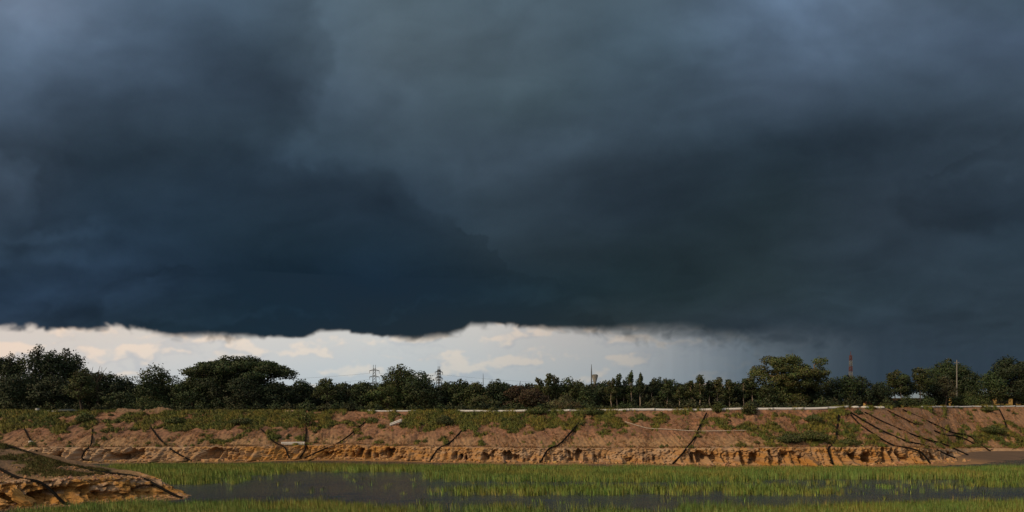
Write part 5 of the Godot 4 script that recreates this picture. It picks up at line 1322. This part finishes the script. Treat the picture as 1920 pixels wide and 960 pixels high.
	for i in n:
		var x := rng.randf_range(-78.0, 64.0)
		var t := rng.randf_range(-0.35, 0.02)
		var p := bank_point(x, t)
		var s := rng.randf_range(0.35, 1.0) if rng.randf() < 0.8 else rng.randf_range(1.0, 2.2)
		mm.set_instance_transform(i, Transform3D(Basis(Vector3.UP, rng.randf() * TAU).scaled(Vector3(s, s, s)), p + Vector3(0, 0.03, 0.0)))
		var k := rng.randf_range(0.6, 1.15)
		mm.set_instance_color(i, Color(k, k * rng.randf_range(0.85, 1.05), k * rng.randf_range(0.7, 1.1)))
	var crumbs := []
	for i in 2600:
		var sx := rng.randf_range(1.5, 5.6)
		var tt := rng.randf_range(-0.25, 0.1) if rng.randf() < 0.55 else rng.randf_range(0.9, 1.6)
		var cs := rng.randf_range(0.12, 0.45) if rng.randf() < 0.9 else rng.randf_range(0.5, 1.0)
		var ck := rng.randf_range(0.6, 1.2)
		crumbs.append([head_point(sx, tt) + Vector3(0, 0.02, 0), cs, cs * 0.8, Color(ck, ck * rng.randf_range(0.85, 1.1), ck * rng.randf_range(0.7, 1.3))])
	spread("clay_crumbs", "loose clay crumbs on and below the near headland", "rubble", mm.mesh, crumbs, M.rock)
	var cl := MultiMeshInstance3D.new(); cl.name = "clods"; cl.multimesh = mm; cl.material_override = M.rock; add_child(cl)
	tag(cl, "crumbled clay clods along the foot of the far scarp", "rubble", "", "stuff")

# ------------------------------------------------------------------ plants on the slopes
func tuft(s: int, blades: int, h: float, spread: float, width: float, droop: float, tone: Color) -> ArrayMesh:
	var rng := RandomNumberGenerator.new(); rng.seed = s
	var b := MB.new()
	for i in blades:
		var a := rng.randf() * TAU
		var out := Vector3(cos(a), 0, sin(a))
		var side := Vector3(-out.z, 0, out.x)
		var root := out * rng.randf() * spread * 0.5
		var hh := h * rng.randf_range(0.55, 1.1)
		var mid := root + Vector3(0, hh * 0.6, 0) + out * droop * hh * 0.3
		var tip := root + Vector3(0, hh * rng.randf_range(0.85, 1.0), 0) + out * droop * hh * rng.randf_range(0.5, 1.1)
		b.tint = Color(tone.r * rng.randf_range(0.7, 1.4), tone.g * rng.randf_range(0.8, 1.2), tone.b * rng.randf_range(0.7, 1.2))
		var nn := (out + Vector3.UP * 0.6).normalized()
		var k := b.vert(root - side * width, nn)
		b.vert(root + side * width, nn); b.vert(mid + side * width * 0.8, nn); b.vert(mid - side * width * 0.8, nn); b.vert(tip, nn)
		b.ix.append_array(PackedInt32Array([k, k + 1, k + 2, k, k + 2, k + 3, k + 3, k + 2, k + 4]))
	return b.mesh()

func spread(called: String, label: String, category: String, mesh: Mesh, places: Array, material: Material):
	# places: [position, scale xz, scale y, colour]
	var rng := RandomNumberGenerator.new(); rng.seed = places.size() + 3
	var mm := MultiMesh.new(); mm.transform_format = MultiMesh.TRANSFORM_3D; mm.use_colors = true; mm.mesh = mesh
	mm.instance_count = places.size()
	for i in places.size():
		var p: Array = places[i]
		mm.set_instance_transform(i, Transform3D(Basis(Vector3.UP, rng.randf() * TAU).scaled(Vector3(p[1], p[2], p[1])), p[0]))
		mm.set_instance_color(i, p[3])
	var o := MultiMeshInstance3D.new(); o.name = numbered(called); o.multimesh = mm; o.material_override = material; add_child(o)
	tag(o, label, category, "", "stuff")

func make_slope_plants():
	var rng := RandomNumberGenerator.new(); rng.seed = 301
	var grass := []
	var weeds := []
	for i in 90000:
		var x := rng.randf_range(-84.0, 104.0)
		var t := rng.randf_range(1.05, 2.42)
		var g := grass_cover(x, t)
		if rng.randf() > g * 0.68 + 0.004: continue
		var p := bank_point(x, t) - Vector3(0, 0.03, 0)
		var k := rng.randf_range(0.7, 1.3)
		var dry := clampf(0.5 + 1.6 * n_mid.get_noise_2d(x * 0.5, t * 4.0 + 700.0) + 0.25 * rng.randfn(), 0.0, 1.0)
		var c := Color(k, k, k).lerp(Color(1.9 * k, 1.25 * k, 1.1 * k), dry * 0.7)
		if rng.randf() < 0.10: weeds.append([p, rng.randf_range(0.5, 1.1), rng.randf_range(0.4, 0.9), c])
		else: grass.append([p, rng.randf_range(0.7, 1.4), rng.randf_range(0.55, 1.3) * (1.25 if t > 2.2 else 1.0), c])
	spread("bank_grass", "short dark green grass growing over the far bank", "grass", tuft(5, 16, 0.42, 0.4, 0.022, 0.5, Color(0.088, 0.115, 0.022)), grass, M.grass)
	var straw := []
	for i in 60000:
		var x := rng.randf_range(-84.0, 104.0)
		var t := rng.randf_range(1.02, 2.35)
		if rng.randf() > clampf(0.18 + 1.4 * n_mid.get_noise_2d(x * 0.6, t * 6.0 + 900.0), 0.03, 0.6): continue
		var k := rng.randf_range(0.55, 1.15)
		straw.append([bank_point(x, t) - Vector3(0, 0.03, 0), rng.randf_range(0.6, 1.3), rng.randf_range(0.5, 1.2), Color(k, k * rng.randf_range(0.85, 1.05), k * rng.randf_range(0.7, 1.1))])
	spread("dry_stubble", "dry straw coloured stubble on the bare parts of the far bank", "dry grass", tuft(15, 9, 0.30, 0.45, 0.016, 0.7, Color(0.27, 0.18, 0.09)), straw, M.grass)
	var wm := MB.new()
	for bl in tree_blobs("bush", 0.6, 0.42, rng): leafy(wm, bl[0], bl[1], 0.06, 0.55, rng, Color(0.065, 0.092, 0.022))
	spread("bank_weeds", "leafy weeds scattered over the far bank", "weeds", wm.mesh(), weeds, M.leaf)
	var hg := []
	for i in 30000:
		var s := rng.randf_range(1.0, 6.5)
		var t := rng.randf_range(1.15, 2.38)
		var p := head_point(s, t)
		if rng.randf() > head_grass(s, t, p) * 0.5 + 0.01: continue
		var k := rng.randf_range(0.7, 1.3)
		hg.append([p - Vector3(0, 0.03, 0), rng.randf_range(0.5, 1.1), rng.randf_range(0.35, 0.9), Color(k * 1.15, k, k)])
	spread("headland_grass", "short olive grass on the slope of the near headland", "grass", tuft(6, 16, 0.36, 0.35, 0.016, 0.6, Color(0.075, 0.085, 0.020)), hg, M.grass)
	for q in shrubs:
		grow(q, bank_point(q.x, q.t) - Vector3(0, 0.05, 0), q.label, "shrub", "shrubs on the far bank")

# ------------------------------------------------------------------ reeds standing in the water
func make_reeds():
	var rng := RandomNumberGenerator.new(); rng.seed = 808
	for q in reed_beds:
		var poly: PackedVector2Array = q.poly
		var lo := Vector2(1e9, 1e9)
		var hi := Vector2(-1e9, -1e9)
		for p in poly:
			lo = lo.min(p); hi = hi.max(p)
		var n := int((hi.x - lo.x) * (hi.y - lo.y) * q.density)
		var places := []
		for i in n:
			var p := Vector2(rng.randf_range(lo.x, hi.x), rng.randf_range(lo.y, hi.y))
			var wob := p + Vector2(rng.randfn() * 1.6, rng.randfn() * 1.1) + Vector2(2.5 * n_mid.get_noise_2d(p.x * 0.4, p.y * 0.4), 1.8 * n_mid.get_noise_2d(p.x * 0.3, p.y * 0.8 + 60.0))
			if not Geometry2D.is_point_in_polygon(wob, poly): continue
			var clump := n_mid.get_noise_2d(p.x * 0.35, p.y * 0.9) + 0.5 * n_fine.get_noise_2d(p.x * 0.35, p.y * 0.5)
			if clump < q.gap + rng.randfn() * 0.16: continue
			var k := rng.randf_range(0.75, 1.3)
			var dry := clampf(0.35 + 1.1 * n_mid.get_noise_2d(p.x * 0.2, p.y * 0.4 + 30.0) + 0.25 * rng.randfn(), 0.0, 1.0)
			var tall := (1.0 + 0.35 * n_mid.get_noise_2d(p.x * 0.25 + 9.0, p.y * 0.5)) * rng.randf_range(0.7, 1.15)
			places.append([Vector3(p.x, -0.05, p.y), rng.randf_range(0.8, 1.3), q.h * tall, Color(k * lerpf(0.85, 1.45, dry), k * lerpf(1.0, 1.08, dry), k)])
		spread("reeds", q.label, "reeds", tuft(9 + int(q.h * 10.0), 16, 1.0, 1.1, 0.012 if not q.near else 0.009, 0.22, Color(0.150, 0.235, 0.052)), places, M.grass)
